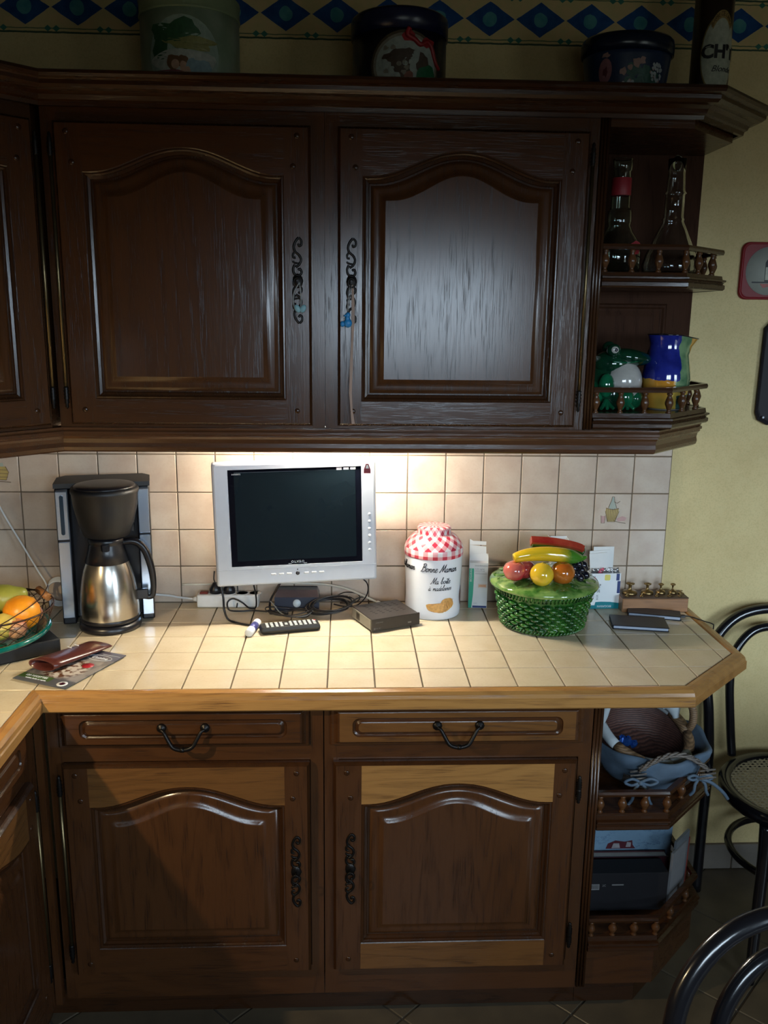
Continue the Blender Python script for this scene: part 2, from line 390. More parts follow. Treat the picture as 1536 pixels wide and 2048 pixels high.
def tileprint(cr, kind):
    t = WTILE[cr]; m = MB(); TM[t] = Matrix()
    if kind == 'flask':
        m.mi = 0; decal(m, [(-.019, .012), (-.021, .0), (-.013, -.028), (.008, -.028), (.018, .0), (.017, .010), (0, .006)])
        m.mi = 1; decal(m, [(-.013, .012), (-.005, .034), (.004, .034), (.011, .012), (0, .007)]); decal(m, [(-.004, .034), (-.003, .044), (.002, .044), (.003, .034)])
        m.mi = 2
        for a in range(-3, 4): m.tube([(a * .0055 - .001, -.001, .010), (a * .0035 - .002, -.001, -.027)], .0005, 4)
        m.tube([(-.02, -.001, .012), (0, -.001, .007), (.018, -.001, .011)], .0007, 4); m.tube([(-.021, -.001, .003), (-.013, -.001, -.029), (.008, -.001, -.029), (.019, -.001, .002)], .0006, 4)
        m.tube([(.003, -.001, .03), (.012, -.001, .026), (.02, -.001, .032)], .0006, 4); m.tube([(-.013, -.001, .012), (-.005, -.001, .034), (-.003, -.001, .045), (.003, -.001, .045), (.004, -.001, .034), (.011, -.001, .012)], .0006, 4)
        m.mi = 3; decal(m, [(-.033, -.012), (-.031, -.032), (-.022, -.032), (-.020, -.012)]); decal(m, [(.012, -.020), (.030, -.012), (.043, -.017), (.038, -.026), (.018, -.028)])
        m.mi = 2; m.tube([(.006, -.001, -.026), (.022, -.001, -.031), (.040, -.001, -.033)], .0006, 4); m.tube([(-.033, -.001, -.010), (-.031, -.001, -.033), (-.022, -.001, -.033), (-.02, -.001, -.010)], .0005, 4)
    else:
        m.mi = 0; decal(m, [(-.022, .018), (-.028, .004), (-.024, -.018), (.018, -.020), (.026, .002), (.018, .018)]); m.mi = 1; decal(m, [(-.016, .018), (-.016, .028), (.012, .028), (.012, .018)])
        m.mi = 2; m.tube([(-.022, -.001, .018), (-.028, -.001, .004), (-.024, -.001, -.018), (.018, -.001, -.02), (.026, -.001, .002), (.018, -.001, .018)], .0008, 4); m.tube([(-.034, -.001, -.022), (.03, -.001, -.026)], .001, 4)
        for zz in (.01, 0, -.01): m.tube([(-.026, -.001, zz), (.023, -.001, zz - .002)], .0006, 4)
        m.mi = 3; decal(m, [(-.035, -.016), (-.033, -.024), (-.01, -.026), (-.008, -.02)])
    part(kind + '_print', m, [M_STRAW, M_GLASSG, M_LINE, M_PINKP], t)
tileprint((1, 2), 'flask'); tileprint((17, 3), 'jar'); 

# ------------------------------------------------------------------ worktop
wk = thing('worktop', 'cream tiled worktop with oak edging, L-shaped with a cut corner at the right', 'worktop', (-.8, -.3, .86))
cb = .028; YF = -.603
outer = [(XL, 0), (XL, -1.9), (-1.592, -1.9), (-1.592, -.636), (-.143, -.636), (.066, -.424), (.066, 0)]
inn = [(-1.622, -1.9), (-1.622, YF), (-.157, YF), (.038, -.409), (.038, 0)]
body = MB(); body.prism([(XL + .002, -.001), (XL + .002, -1.9), (-1.61, -1.9), (-1.61, -.618), (-.151, -.618), (.05, -.418), (.05, -.001)][::-1], .861, .8915)
part('substrate', body, M_GROUT, wk, world=True)
tr = MB(); path = inn
prof = [(0, .898), (.002, .9015), (.010, .9025), (.022, .9005), (.028, .894), (.030, .886), (.0325, .8835), (.033, .864), (.029, .860), (0, .860)]
segs = [([(-1.622, -1.9), (-1.622, YF)], W_TY, 'left'), ([(-1.622, YF), (-.157, YF)], W_T, 'front'), ([(-.157, YF), (.038, -.409)], W_TD, 'corner'), ([(.038, -.409), (.038, 0)], W_TY, 'end')]
def trimseg(i, m):
    full = path; mbx = MB(); P = [Vector(p) for p in full]; L = []
    for k in (i, i + 1):
        d0 = (P[k] - P[k - 1]).normalized() if k > 0 else (P[k + 1] - P[k]).normalized()
        d1 = (P[k + 1] - P[k]).normalized() if k < len(P) - 1 else d0
        n0, n1 = Vector((d0.y, -d0.x)), Vector((d1.y, -d1.x)); mm = (n0 + n1).normalized(); mm = mm / mm.dot(n0)
        L.append([(P[k].x + mm.x * a, P[k].y + mm.y * a, z) for a, z in prof])
    mbx.ring(L, True, True, True)
    part('edging', mbx, m, wk, world=True)
for i, (_, m, _n) in enumerate(segs): trimseg(i, m)
ttile = part('tile', MB().box(-g_, g_, -g_, g_, -.007, 0, .0014, 2), M_TT, wk); first = True
rows = [(-.0605, -.0005)] + [(-.0605 - T * (k + 1), -.0605 - T * k) for k in range(5)]
def cell(x0, x1, y0, y1, cl):
    global first
    poly = [(x0, y0), (x1, y0), (x1, y1), (x0, y1)]; full = abs(x1 - x0 - T) < 1e-4 and abs(y1 - y0 - T) < 1e-4
    p2 = poly
    for a, b, c in cl: p2 = clip(p2, a, b, c)
    if len(p2) < 3: return
    ar = abs(sum(p2[i][0] * p2[(i + 1) % len(p2)][1] - p2[(i + 1) % len(p2)][0] * p2[i][1] for i in range(len(p2)))) / 2
    if ar < 2e-4: return
    W = TM[wk].inverted()
    if full and ar > T * T - 1e-6:
        loc = W @ Vector(((x0 + x1) / 2, (y0 + y1) / 2, H))
        if first: ttile.location = loc; first = False
        else: inst(ttile, loc, wk)
    else:
        m = MB(); q = shrink(p2, .0014); q2 = shrink(p2, .0028)
        m.ring([[(x, y, H - .007) for x, y in q], [(x, y, H - .0014) for x, y in q], [(x, y, H) for x, y in q2]], True, True, True)
        part('tile', m, M_TT, wk, world=True, origin=(sum(p[0] for p in p2) / len(p2), sum(p[1] for p in p2) / len(p2), H))
k2 = 1 / math.hypot(.195, .194)
chn = (.194 * k2, -.195 * k2); chc = chn[0] * (-.157) + chn[1] * YF
for (y0, y1) in rows:
    for c in range(-1, 21):
        x1 = -T * c + (0 if True else 0); x0 = x1 - T
        cell(x0, x1, y0, y1, [(1, 0, .037), (0, -1, -YF - .001), (chn[0], chn[1], chc - .001), (-1, 0, -XL)])
for r in range(0, 12):
    y1 = -.6005 - T * r - .002; y0 = y1 - T
    for c in range(15, 21):
        x1 = -T * c; x0 = x1 - T
        cell(x0, x1, max(y0, -1.9), y1, [(1, 0, -1.623), (-1, 0, -XL)])

# ------------------------------------------------------------------ doors, drawers, hardware (local: x across, front towards -y, z up)
def outline(x0, x1, z0, zs, A, d, N=26):
    """cathedral opening inset by d: bottom left, bottom right, right shoulder, arch to left shoulder."""
    a, b = x0 + d, x1 - d; cx, hw = (a + b) / 2, (b - a) / 2; pts = [(a, z0 + d), (b, z0 + d)]
    W = (x1 - x0) / 2
    for i in range(N + 1):
        x = b - (b - a) * i / N; t = (x - cx) / (hw * .93)
        h = 0 if abs(t) >= 1 else .5 * (1 + math.cos(PI * abs(t) ** 1.08))
        sl = A * PI / 2 / (W * .93) * abs(math.sin(PI * min(abs(t), 1)))
        pts.append((x, zs - d * math.sqrt(1 + sl * sl) * (1 if True else 0) + A * h))
    return pts
def scroll_plate(m, x, zc, h, y, mir=1):
    s = h / .19
    def P(a, b): return (x + mir * a * s, y, zc + b * s)
    def sp(pts, r): m.tube(crom([P(*p) for p in pts], 5), r * s * 1.22, 6)
    for sg in (1, -1):
        sp([(.003, .094 * sg), (-.004, .086 * sg), (-.008, .074 * sg), (-.005, .064 * sg), (.004, .056 * sg), (.008, .046 * sg), (.004, .036 * sg), (-.004, .030 * sg)], .0026)
        sp([(.003, .094 * sg), (.009, .088 * sg), (.009, .079 * sg), (.004, .076 * sg), (.002, .081 * sg)], .0024)
        sp([(-.005, .064 * sg), (-.010, .058 * sg), (-.009, .051 * sg), (-.004, .051 * sg)], .0022)
        sp([(.003, .038 * sg), (-.008, .040 * sg), (-.010, .044 * sg)], .0020)
        sp([(-.006, .036 * sg), (-.010, .026 * sg), (-.007, .015 * sg), (.003, .012 * sg), (.009, .018 * sg), (.006, .026 * sg), (.001, .024 * sg)], .0026)
        sp([(.0, .013 * sg), (.007, .007 * sg), (.011, .0)], .0022)
    m.lathe([(0.001, -.003), (.011, -.003), (.012, -.001), (.012, .0015), (.001, .0015)], (x, y, zc), 12, ax='y', sx=s, sy=s * 1.35)
def rosette(m, x, y, z, r=.011):
    m.lathe([(.0005, -.010), (.004, -.0095), (.0055, -.007), (.009, -.006), (r, -.003), (r, 0), (.0005, 0)], (x, y, z), 10, ax='y')
def finial(m, x, y, z, sg):
    pr = [(.0048, 0), (.0062, .003), (.0045, .006), (.0068, .010), (.0045, .014), (.0068, .018), (.0045, .022), (.0066, .026), (.0042, .031), (.0056, .036), (.0030, .041), (.0042, .046), (.0008, .051)]
    m.lathe([(r, sg * t) for r, t in pr], (x, y, z), 10)
def door(par, x0, x1, z0, z1, ox0, ox1, oz0, ozs, A, yf, hinge, rail_mat=None, key=True, esc=None, hz=None, thick=.02, rod=True, brail=None, esch=.19):
    """door leaf with cathedral raised panel; yf = front plane of the leaf."""
    yb = yf + thick; OL = outline(ox0, ox1, oz0, ozs, A, 0); N = len(OL)
    leaf = MB(); e = .006
    for (a, b) in ((x0, ox0), (ox1, x1)):
        leaf.mi = 0; aa = a + (e if a == x0 else 0); bb_ = b - (e if b == x1 else 0)
        leaf.box(aa, bb_, yf, yb, z0 + e, z1 - e)
    # moulded outer edge
    leaf.mi = 1
    R = lambda d, y: [(x0 + d, y, z0 + d), (x1 - d, y, z0 + d), (x1 - d, y, z1 - d), (x0 + d, y, z1 - d)]
    leaf.ring([R(0, yb), R(0, yf + .009), R(.002, yf + .0055), R(.004, yf + .003), R(e + .0005, yf)], True)
    d_ = part('door', leaf, [W_V, W_MV], par)
    part('rail', MB().box(ox0, ox1, yf + .0002, yb, z0 + e, oz0), brail or W_H, d_)
    top = MB(); arch = OL[2:]
    fr = [(ox1, yf + .0002, z1 - e), (ox0, yf + .0002, z1 - e)]
    n = len(arch); a = [top.v((x, yf + .0002, z)) for x, z in arch]; b = [top.v((x, yf + .0002, z1 - e)) for x, z in arch]; c = [top.v((x, yb, z)) for x, z in arch]
    for i in range(n - 1): top.f([a[i], a[i + 1], b[i + 1], b[i]]); top.f([a[i + 1], a[i], c[i], c[i + 1]])
    part('rail', top, rail_mat or W_H, d_)
    pn = MB(); prof_ = [(0, 0), (.002, .0015), (.005, .001), (.008, .004), (.0085, .0085), (.014, .0105), (.0155, .0135), (.019, .0135)]
    def loopat(d, dep): return [(x, yf + dep, z) for x, z in outline(ox0, ox1, oz0, ozs, A, d)]
    pn.ring([loopat(d, dep) for d, dep in prof_], True)
    mo = part('moulding', pn, W_MV, d_)
    pf = MB(); pr2 = [(.019, .0138), (.021, .0120), (.024, .0095), (.0275, .0088), (.034, .0086), (.040, .0075), (.045, .0045), (.049, .0015), (.052, .0002)]
    pf.ring([loopat(d, dep) for d, dep in pr2], True, sm=True)
    lastd = loopat(.052, .0002); cxx = sum(p[0] for p in lastd) / len(lastd)
    # flat field as vertical strips
    up = lastd[2:]; bz = lastd[0][2]
    va = [pf.v(p) for p in up]; vb = [pf.v((p[0], p[1], bz)) for p in up]
    for i in range(len(up) - 1): pf.f([va[i], va[i + 1], vb[i + 1], vb[i]])
    part('panel', pf, W_P, d_)
    for (x, z) in ((x0 + .030, z1 - .023), (x0 + .039, z1 - .086), (x1 - .030, z1 - .023), (x1 - .039, z1 - .086), (x0 + .035, z0 + .035), (x1 - .035, z0 + .035)):
        part('dowel', MB().lathe([(.0005, -.0025), (.004, -.0022), (.0062, -.001), (.0066, .002)], (x, yf, z), 12, ax='y', caps=False), W_MV, d_)
    if esc:
        ex, ez, mir = esc; m = MB(); scroll_plate(m, ex, ez, esch, yf - .0015, mir); part('escutcheon', m, M_IRON, d_)
        if key:
            k = MB(); k.cyl((ex, yf - .002, ez), (ex, yf - .022, ez), .0022, 8); k.tube([(ex + .008 * math.cos(t), yf - .024, ez - .004 + .010 * math.sin(t)) for t in [2 * PI * i / 14 for i in range(14)]], .0019, 6, True)
            part('key', k, M_IRON, d_)
    hx = x0 - .007 if hinge == 'L' else x1 + .007
    zl, zh = hz or (z0 + .035, z1 - .025)
    m = MB(); fh = .05
    m.mi = 0
    if rod:
        m.cyl((hx, yf + .004, zl + fh * .9), (hx, yf + .004, zh - fh * .9), .0042, 10)
        m.mi = 1; finial(m, hx, yf + .004, zl + fh, -1); finial(m, hx, yf + .004, zh - fh, 1)
        part('hinge', m, [M_ROD, M_IRON], d_)
    else:
        for zz in (zl + fh, zh - fh):
            m = MB(); m.mi = 1; m.tube([(hx, yf + .004, zz - .002), (hx, yf + .004, zz + .002)], .0045, 8); finial(m, hx, yf + .004, zz, .7); finial(m, hx, yf + .004, zz, -.7)
            part('hinge', m, [M_ROD, M_IRON], d_)
    return d_
def drawer(par, x0, x1, z0, z1, yf, handle=True, mats=(W_H, W_M)):
    m = MB(); yb = yf + .02
    def RR(dx, dz, y, r=.0012, n=5):
        a, b, c, d2 = x0 + dx, x1 - dx, z0 + dz, z1 - dz; out = []
        for cx, cz, s0 in ((a + r, c + r, PI), (b - r, c + r, 1.5 * PI), (b - r, d2 - r, 0), (a + r, d2 - r, .5 * PI)):
            for i in range(n + 1): t = s0 + .5 * PI * i / n; out.append((cx + r * math.cos(t), y, cz + r * math.sin(t)))
        return out
    m.mi = 1; m.ring([RR(0, 0, yb), RR(0, 0, yf + .011), RR(.003, .002, yf + .0085), RR(.008, .005, yf + .0085), RR(.012, .007, yf + .006), RR(.017, .010, yf + .001), RR(.021, .012, yf)], True)
    m.mi = 0; m.ring([RR(.021, .012, yf), RR(.050, .024, yf, .016)], True)
    m.mi = 1; m.ring([RR(.050, .024, yf, .016), RR(.052, .026, yf + .0035, .015), RR(.056, .029, yf + .0055, .013), RR(.062, .034, yf + .001, .010), RR(.064, .036, yf + .0003, .009)], True)
    m.mi = 0; m.ring([RR(.064, .036, yf + .0003, .009), RR(.065, .0365, yf + .0002, .0085)], True, capb=True)
    d = part('drawer', m, list(mats), par)
    if handle:
        cx, zc = (x0 + x1) / 2, (z0 + z1) / 2 + .004; m = MB()
        rosette(m, cx - .048, yf, zc); rosette(m, cx + .048, yf, zc)
        pts = [(cx - .048, yf - .010, zc), (cx - .041, yf - .014, zc - .004), (cx - .032, yf - .018, zc - .020), (cx - .022, yf - .021, zc - .036), (cx - .008, yf - .022, zc - .042), (cx + .008, yf - .022, zc - .042), (cx + .022, yf - .021, zc - .036), (cx + .032, yf - .018, zc - .020), (cx + .041, yf - .014, zc - .004), (cx + .048, yf - .010, zc)]
        m.tube(crom(pts, 5), lambda t: .0034 + .0016 * math.sin(PI * t), 8); m.tube([(cx - .004, yf - .022, zc - .0425), (cx + .004, yf - .022, zc - .0425)], .0062, 8)
        part('handle', m, M_IRON, d)
    return d
UX = [(-1.60, -.98), (-.98, -.362)]
YU = -.35
for i, (x0, x1) in enumerate(UX):
    lab = ['dark oak wall cabinet left of centre, door with grey rope and heart on its key', 'dark oak wall cabinet right of centre, blue duck and ribbon on its door key'][i]
    GAP = .0003; cab = thing('wall_cabinet', lab, 'cabinet', ((x0 + x1) / 2, -.175, 1.452))
    c_ = MB(); e = .0003
    c_.mi = 0; c_.box(x0 + e, x1 - e, -.001, YU + .018, 1.452, 2.165)
    c_.mi = 0; c_.box(x0 + e, x0 + .034, YU + .018, YU, 1.452, 2.165).box(x1 - .030, x1 - e, YU + .018, YU, 1.452, 2.165)
    c_.mi = 1; c_.box(x0 + .034, x1 - .030, YU + .018, YU, 2.118, 2.165).box(x0 + .034, x1 - .030, YU + .018, YU, 1.452, 1.466)
    part('body', c_, [W_V, W_H], cab, world=True)
    off = Vector(((x0 + x1) / 2, -.175, 1.452))
    ex = (-1.041 if i == 0 else -.919)
    L = lambda x: x - off.x
    Z = lambda z: z - off.z
    if i == 0: door(cab, L(-1.570), L(-1.010), Z(1.460), Z(2.121), L(-1.510), L(-1.070), Z(1.520), Z(2.016), .054, YU - .02 + .175, 'L', esc=(L(ex), Z(1.79), 1), hz=(Z(1.497), Z(2.097)))
    else: door(cab, L(-.950), L(-.386), Z(1.460), Z(2.121), L(-.895), L(-.447), Z(1.518), Z(2.018), .055, YU - .02 + .175, 'R', esc=(L(ex), Z(1.79), 1), hz=(Z(1.497), Z(2.097)))
# reeded post between cabinet and open shelves
pst = thing('reeded_post', 'reeded dark oak post between the right wall cabinet and the open corner shelves', 'post', (-.352, -.35, 1.452))
m = MB(); m.box(-.3605, -.338, -.001, -.345, 1.452, 2.165)
for k in range(3):
    m.tube([(-.357 + k * .0075, -.347, 1.453), (-.357 + k * .0075, -.347, 2.164)], .0042, 8)
part('reeds', m, W_MV, pst, world=True)
# corner diagonal wall cabinet
dc = thing('corner_wall_cabinet', 'dark oak diagonal corner wall cabinet cut off by the left frame edge', 'cabinet', (-1.602, -.352, 1.452), PI / 4)
m = MB(); m.mi = 0; m.box(-.352, -.001, .012, .03, 1.452, 2.165); m.box(-.022, -.001, 0, .012, 1.452, 2.165); m.box(-.352, -.330, 0, .012, 1.452, 2.165)
m.mi = 1; m.box(-.330, -.022, 0, .012, 2.118, 2.165).box(-.330, -.022, 0, .012, 1.452, 1.466)
part('body', m, [W_V, W_H], dc)
m = MB(); m.prism([(-2.219, -.602), (-1.853, -.602), (-1.615, -.364), (-1.615, -.002), (-2.219, -.002)][::-1], 1.452, 2.165)
part('carcass', m, W_H, dc, world=True)
door(dc, -.330, -.026, .008, .669, -.272, -.086, .068, .564, .030, -.02, 'R', hz=(.045, .645), esc=(-.30, .338, -1))
# valance under the wall cabinets
def hvec(path, prof, mats, name, par, sm=False):
    return part(name, MB().sweep(path, prof, sm=sm), mats, par, world=True)
uppath = [(-1.852, -.600), (-1.602, -.350), (-.142, -.350), (.013, -.195), (.013, -.002)]
va = thing('light_valance', 'dark oak valance moulding running under all the wall cabinets', 'moulding', (-.98, -.33, 1.392))
vp = [(-1.852, -.585), (-1.602, -.335), (-.182, -.335), (-.02, -.173), (-.02, -.002)]
hvec(vp, [(-.018, 1.392), (.006, 1.392), (.011, 1.396), (.013, 1.404), (.011, 1.414), (.013, 1.424), (.018, 1.430), (.018, 1.4335), (.022, 1.436), (.022, 1.442), (.018, 1.4445), (.020, 1.448), (.020, 1.4515), (-.018, 1.4515)], wood('oak_valance', (.095, .038, .015), (.028, .011, .0045), 'x', rough=.34, coat=.4), 'moulding', va)
# cornice on top
co = thing('cornice', 'dark oak cornice moulding along the top of the wall cabinets', 'moulding', (-.98, -.35, 2.166))
hvec(uppath, [(-.03, 2.166), (.004, 2.166), (.010, 2.118), (.0, 2.118), (.0, 2.1)][:2] + [(.006, 2.150), (.016, 2.150), (.018, 2.158), (.024, 2.161), (.028, 2.170), (.038, 2.176), (.052, 2.178), (.060, 2.184), (.061, 2.192), (.072, 2.196), (.075, 2.202), (.074, 2.208), (.066, 2.211), (-.03, 2.211)], W_M, 'moulding', co)
m = MB(); m.mi = 0; m.prism([(-1.86, -.57), (-1.61, -.322), (-.15, -.322), (-.015, -.185), (-.015, -.001), (-2.21, -.001), (-2.21, -.57)], 2.1665, 2.186)
part('top_board', m, W_H, co, world=True)

# open shelf unit, upper
def baluster(m, x, y, z0, z1, s=1.35):
    h = z1 - z0; pr = [(.0045, 0), (.0058, .06), (.0035, .12), (.0040, .2), (.0075, .42), (.0080, .52), (.0062, .68), (.0036, .84), (.0055, .90), (.0045, 1)]
    m.lathe([(r * s, t * h) for r, t in pr], (x, y, z0), 10)
M_BAL = wood('turned_oak', (.10, .04, .014), (.03, .012, .005), 'z', rough=.4)
def shelf_tier(par, zt, zr, xs, ys, xb, ch, yend, nf, zlow):
    """shelf top at zt, rail top at zr; front from xs to xb at ys, chamfer by ch."""
    xe = xb + ch
    m = MB(); m.prism([(xs, -.012), (xs, ys + .012), (xb - .004, ys + .012), (xe - .012, ys + ch + .004), (xe - .012, -.012)], zlow, zt - .001)
    part('shelf_board', m, W_H, par, world=True)
    p2 = [(xs, ys), (xb, ys), (xe, ys + ch), (xe, -.014)]
    hvec(p2, [(-.014, zlow - .001), (.0, zlow), (.004, zlow + .004), (.004, zlow + .012), (-.001, zlow + .015), (.002, zlow + .019), (.006, zlow + .021), (.006, zlow + .025), (-.002, zlow + .027), (-.004, zt), (-.014, zt)], W_M, 'nosing', par)
    p3 = [(xs, ys + .010), (xb - .004, ys + .010), (xe - .010, ys + ch + .006), (xe - .010, -.014)]
    hvec(p3, [(-.006, zr - .012), (.006, zr - .012), (.008, zr - .006), (.006, zr), (-.006, zr)], W_M, 'rail', par)
    spots = [(xs + .008 + (xb - .004 - xs - .008) * k / (nf - 1), ys + .010) for k in range(nf)] + [(xb - .004 + (ch - .006) * t, ys + .010 + (ch - .004) * t) for t in (.36, .76)] + [(xe - .010, ys + ch + .05), (xe - .010, ys + ch + .11)]
    for x, y in spots:
        m = MB(); baluster(m, x, y, zt - .001, zr - .011); part('baluster', m, M_BAL, par, world=True)
us = thing('open_corner_shelf', 'dark oak open corner shelf unit with turned rails beside the wall cabinets', 'shelf', (-.16, -.17, 1.452))
m = MB(); m.box(-.337, .013, -.0115, -.001, 1.452, 2.165)
part('back_panel', m, W_BACK, us, world=True)
m = MB(); m.mi = 0
def frame_ring(m, x0, x1, z0, z1, y, dirn=-1):
    R = lambda d, yy: [(x0 + d, yy, z0 + d), (x1 - d, yy, z0 + d), (x1 - d, yy, z1 - d), (x0 + d, yy, z1 - d)]
    m.ring([R(0, y), R(.004, y - .005), (R(.009, y - .005)), R(.014, y - .001), R(.020, y - .001), R(.034, y - .004), R(.036, y - .004)], True, capb=True)
frame_ring(m, -.335, -.055, 1.50, 1.755, -.012)
part('raised_panel', m, W_BACK, us, world=True)
part('top_board', MB().prism([(-.337, -.012), (-.337, -.345), (-.146, -.345), (.008, -.192), (.008, -.012)], 2.135, 2.165), W_H, us, world=True)
shelf_tier(us, 1.821, 1.884, -.3375, -.35, -.135, .150, 0, 4, 1.786)
shelf_tier(us, 1.492, 1.554, -.3375, -.35, -.146, .150, 0, 4, 1.4545)
# ------------------------------------------------------------------ base cabinets
YBf = -.60
for i, (x0, x1) in enumerate(UX):
    lab = ['dark oak base cabinet left of centre with a drawer, under the coffee machine and screen', 'oak base cabinet right of centre with pale top rail on its door'][i]
    cab = thing('base_cabinet', lab, 'cabinet', ((x0 + x1) / 2, -.30, .1))
    off = Vector(((x0 + x1) / 2, -.30, .1)); c_ = MB(); e = .0012
    c_.mi = 0; c_.box(x0 + e, x1 - e, -.001 if False else -.008, YBf + .018, .10, .858); c_.box(x0 + e, x0 + .034, YBf + .018, YBf, .10, .858).box(x1 - .030, x1 - e, YBf + .018, YBf, .10, .858)
    c_.mi = 1; c_.box(x0 + .034, x1 - .030, YBf + .018, YBf, .725, .762).box(x0 + .034, x1 - .030, YBf + .018, YBf, .10, .18)
    part('body', c_, [W_V, W_H], cab, world=True)
    L = lambda x: x - off.x
    Z = lambda z: z - off.z
    yl = YBf - .02 + .30
    if i == 0:
        door(cab, L(-1.567), L(-1.012), Z(.176), Z(.724), L(-1.509), L(-1.069), Z(.250), Z(.621), .049, yl, 'L', rail_mat=W_L2, esc=(L(-1.045), Z(.450), 1), key=True, brail=W_H, esch=.185)
        drawer(cab, L(-1.572), L(-1.012), Z(.763), Z(.857), yl + .004)
    else:
        door(cab, L(-.958), L(-.397), Z(.176), Z(.724), L(-.894), L(-.451), Z(.252), Z(.621), .050, yl, 'R', rail_mat=W_L, esc=(L(-.919), Z(.455), 1), key=True, brail=W_L2, rod=False, esch=.185)
        drawer(cab, L(-.965), L(-.386), Z(.763), Z(.857), yl + .004, mats=(W_L2, W_H))
bp = thing('fluted_post', 'fluted dark oak post between the right base cabinet and the low open shelves', 'post', (-.355, -.60, .1))
m = MB(); m.box(-.3605, -.3385, -.008, -.598, .1, .858)
for k in range(3): m.tube([(-.357 + k * .0075, -.598, .101), (-.357 + k * .0075, -.598, .857)], .0038, 8)
part('flutes', m, W_MV, bp, world=True)
ls = thing('low_open_shelf', 'dark oak low open shelf unit with turned rails at the right end of the worktop', 'shelf', (-.17, -.3, .1))
part('back_panel', MB().box(-.337, -.012, -.0185, -.008, .1, .858) if False else MB().box(-.337, -.02, -.0185, -.008, .1, .60), W_V, ls, world=True)
shelf_tier(ls, .575, .629, -.3375, -.60, -.165, .165, 0, 4, .532)
shelf_tier(ls, .240, .289, -.3375, -.60, -.165, .165, 0, 4, .200)
m = MB(); m.prism([(-.337, -.012), (-.337, -.59), (-.168, -.59), (-.010, -.432), (-.010, -.012)], .10, .199)
part('base_box', m, W_H, ls, world=True)
# left arm base cabinet, facing +x
la = thing('arm_base_cabinet', 'dark oak base cabinet under the left worktop arm, seen edge-on at the frame edge', 'cabinet', (-1.621, -.62, .1), PI / 2)
m = MB(); m.mi = 0; m.box(-1.25, -.002, .018, .55, 0, .758); m.box(-.07, -.002, 0, .018, 0, .758); m.box(-.68, -.645, 0, .018, 0, .758); m.box(-1.25, -1.22, 0, .018, 0, .758)
m.mi = 1; m.box(-1.22, -.07, 0, .018, .625, .662).box(-1.22, -.07, 0, .018, 0, .08)
part('body', m, [W_V, W_H], la)
door(la, -.650, -.065, .076, .624, -.595, -.120, .150, .521, .05, -.02, 'R', rail_mat=W_L2, esc=(-.625, .35, 1))
drawer(la, -.650, -.065, .663, .757, -.016)
m = MB(); m.box(-1.6195, -1.604, -.62, -.601, .1, .858); part('corner_post', m, W_V, la, world=True)
# plinth
pth = thing('plinth', 'dark recessed oak plinth under the base cabinets', 'plinth', (-.9, -.53, 0))
part('plinth_board', MB().box(-1.66, -.345, -.52, -.535, .0005, .0995), W_M, pth, world=True); part('plinth_board', MB().box(-1.66, -1.675, -1.87, -.536, .0005, .0995), W_M, pth, world=True)
part('plinth_board', MB().prism([(-.344, -.45), (-.344, -.535), (-.19, -.535), (-.05, -.395), (-.05, -.03), (-.07, -.03), (-.07, -.38), (-.20, -.51), (-.20, -.45)], .0005, .0995), W_M, pth, world=True)

# ------------------------------------------------------------------ lamp under the wall cabinets
lamp = thing('under_cabinet_lamp', 'fluorescent strip lamp hidden behind the valance above the screen', 'lamp', (-.99, -.17, 1.42))
part('housing', MB().box(-1.16, -.82, -.15, -.19, 1.436, 1.4515, .002), M_WHITE, lamp, world=True)
g = NT('fluorescent_glow'); M_GLOW = g.fin((1, .92, .76), .5, emit=TUBE)
part('tube', MB().cyl((-1.14, -.17, 1.427), (-.84, -.17, 1.427), .0075, 12), M_GLOW, lamp, world=True)
hood = thing('hood_lamp', 'small round lamp under the hood over the left worktop arm', 'lamp', (-1.93, -1.35, 1.5))
part('housing', MB().lathe([(.001, 1.49), (.04, 1.49), (.042, 1.50), (.042, 1.52), (.001, 1.52)], (-1.93, -1.35, 0), 20), M_WHITE, hood, world=True)
part('hood_box', MB().box(-2.21, -1.72, -1.65, -1.05, 1.521, 1.62), M_WHITE, hood, world=True)
#@OBJECTS
RX = lambda a: Matrix.Rotation(a, 4, 'X')
RY = lambda a: Matrix.Rotation(a, 4, 'Y')
RZ = lambda a: Matrix.Rotation(a, 4, 'Z')
TR = lambda *p: Matrix.Translation(p)
def rrect(w_, h_, r, n=5, cx=0, cz=0):
    out = []
    for sx, sz, s0 in ((1, 1, 0), (-1, 1, .5 * PI), (-1, -1, PI), (1, -1, 1.5 * PI)):
        for i in range(n + 1): t = s0 + .5 * PI * i / n; out.append((cx + sx * (w_ / 2 - r) + r * math.cos(t), cz + sz * (h_ / 2 - r) + r * math.sin(t)))
    return out
# ---------------------------------------------- coffee machine
cf = thing('coffee_machine', 'black and silver filter coffee machine standing left of the screen', 'coffee machine', (-1.572, -.135, .9), math.radians(12))
m = MB(); m.box(-.118, .118, .012, .085, .003, .372, .006); m.box(-.118, -.083, -.034, .02, .003, .372, .004); m.box(.085, .118, -.034, .02, .003, .372, .004)
part('tower', m, M_BLACK, cf)
m = MB(); m.prism([(-.120, -.036), (-.05, -.036), (-.03, -.05), (.05, -.05), (.07, -.036), (.120, -.036), (.120, .06), (.10, .088), (-.10, .088), (-.120, .06)], .372, .384); part('top_cover', m, M_BLACKM, cf)
for (a, b, c, d, nm) in ((-.116, -.087, .236, .364, 'silver_strip'), (-.116, -.087, .022, .230, 'silver_strip'), (.088, .116, .245, .364, 'silver_strip'), (.088, .116, .018, .239, 'silver_strip')):
    part(nm, MB().box(a, b, -.0385, -.033, c, d, .0015, 1), M_STEEL_STRIP, cf)
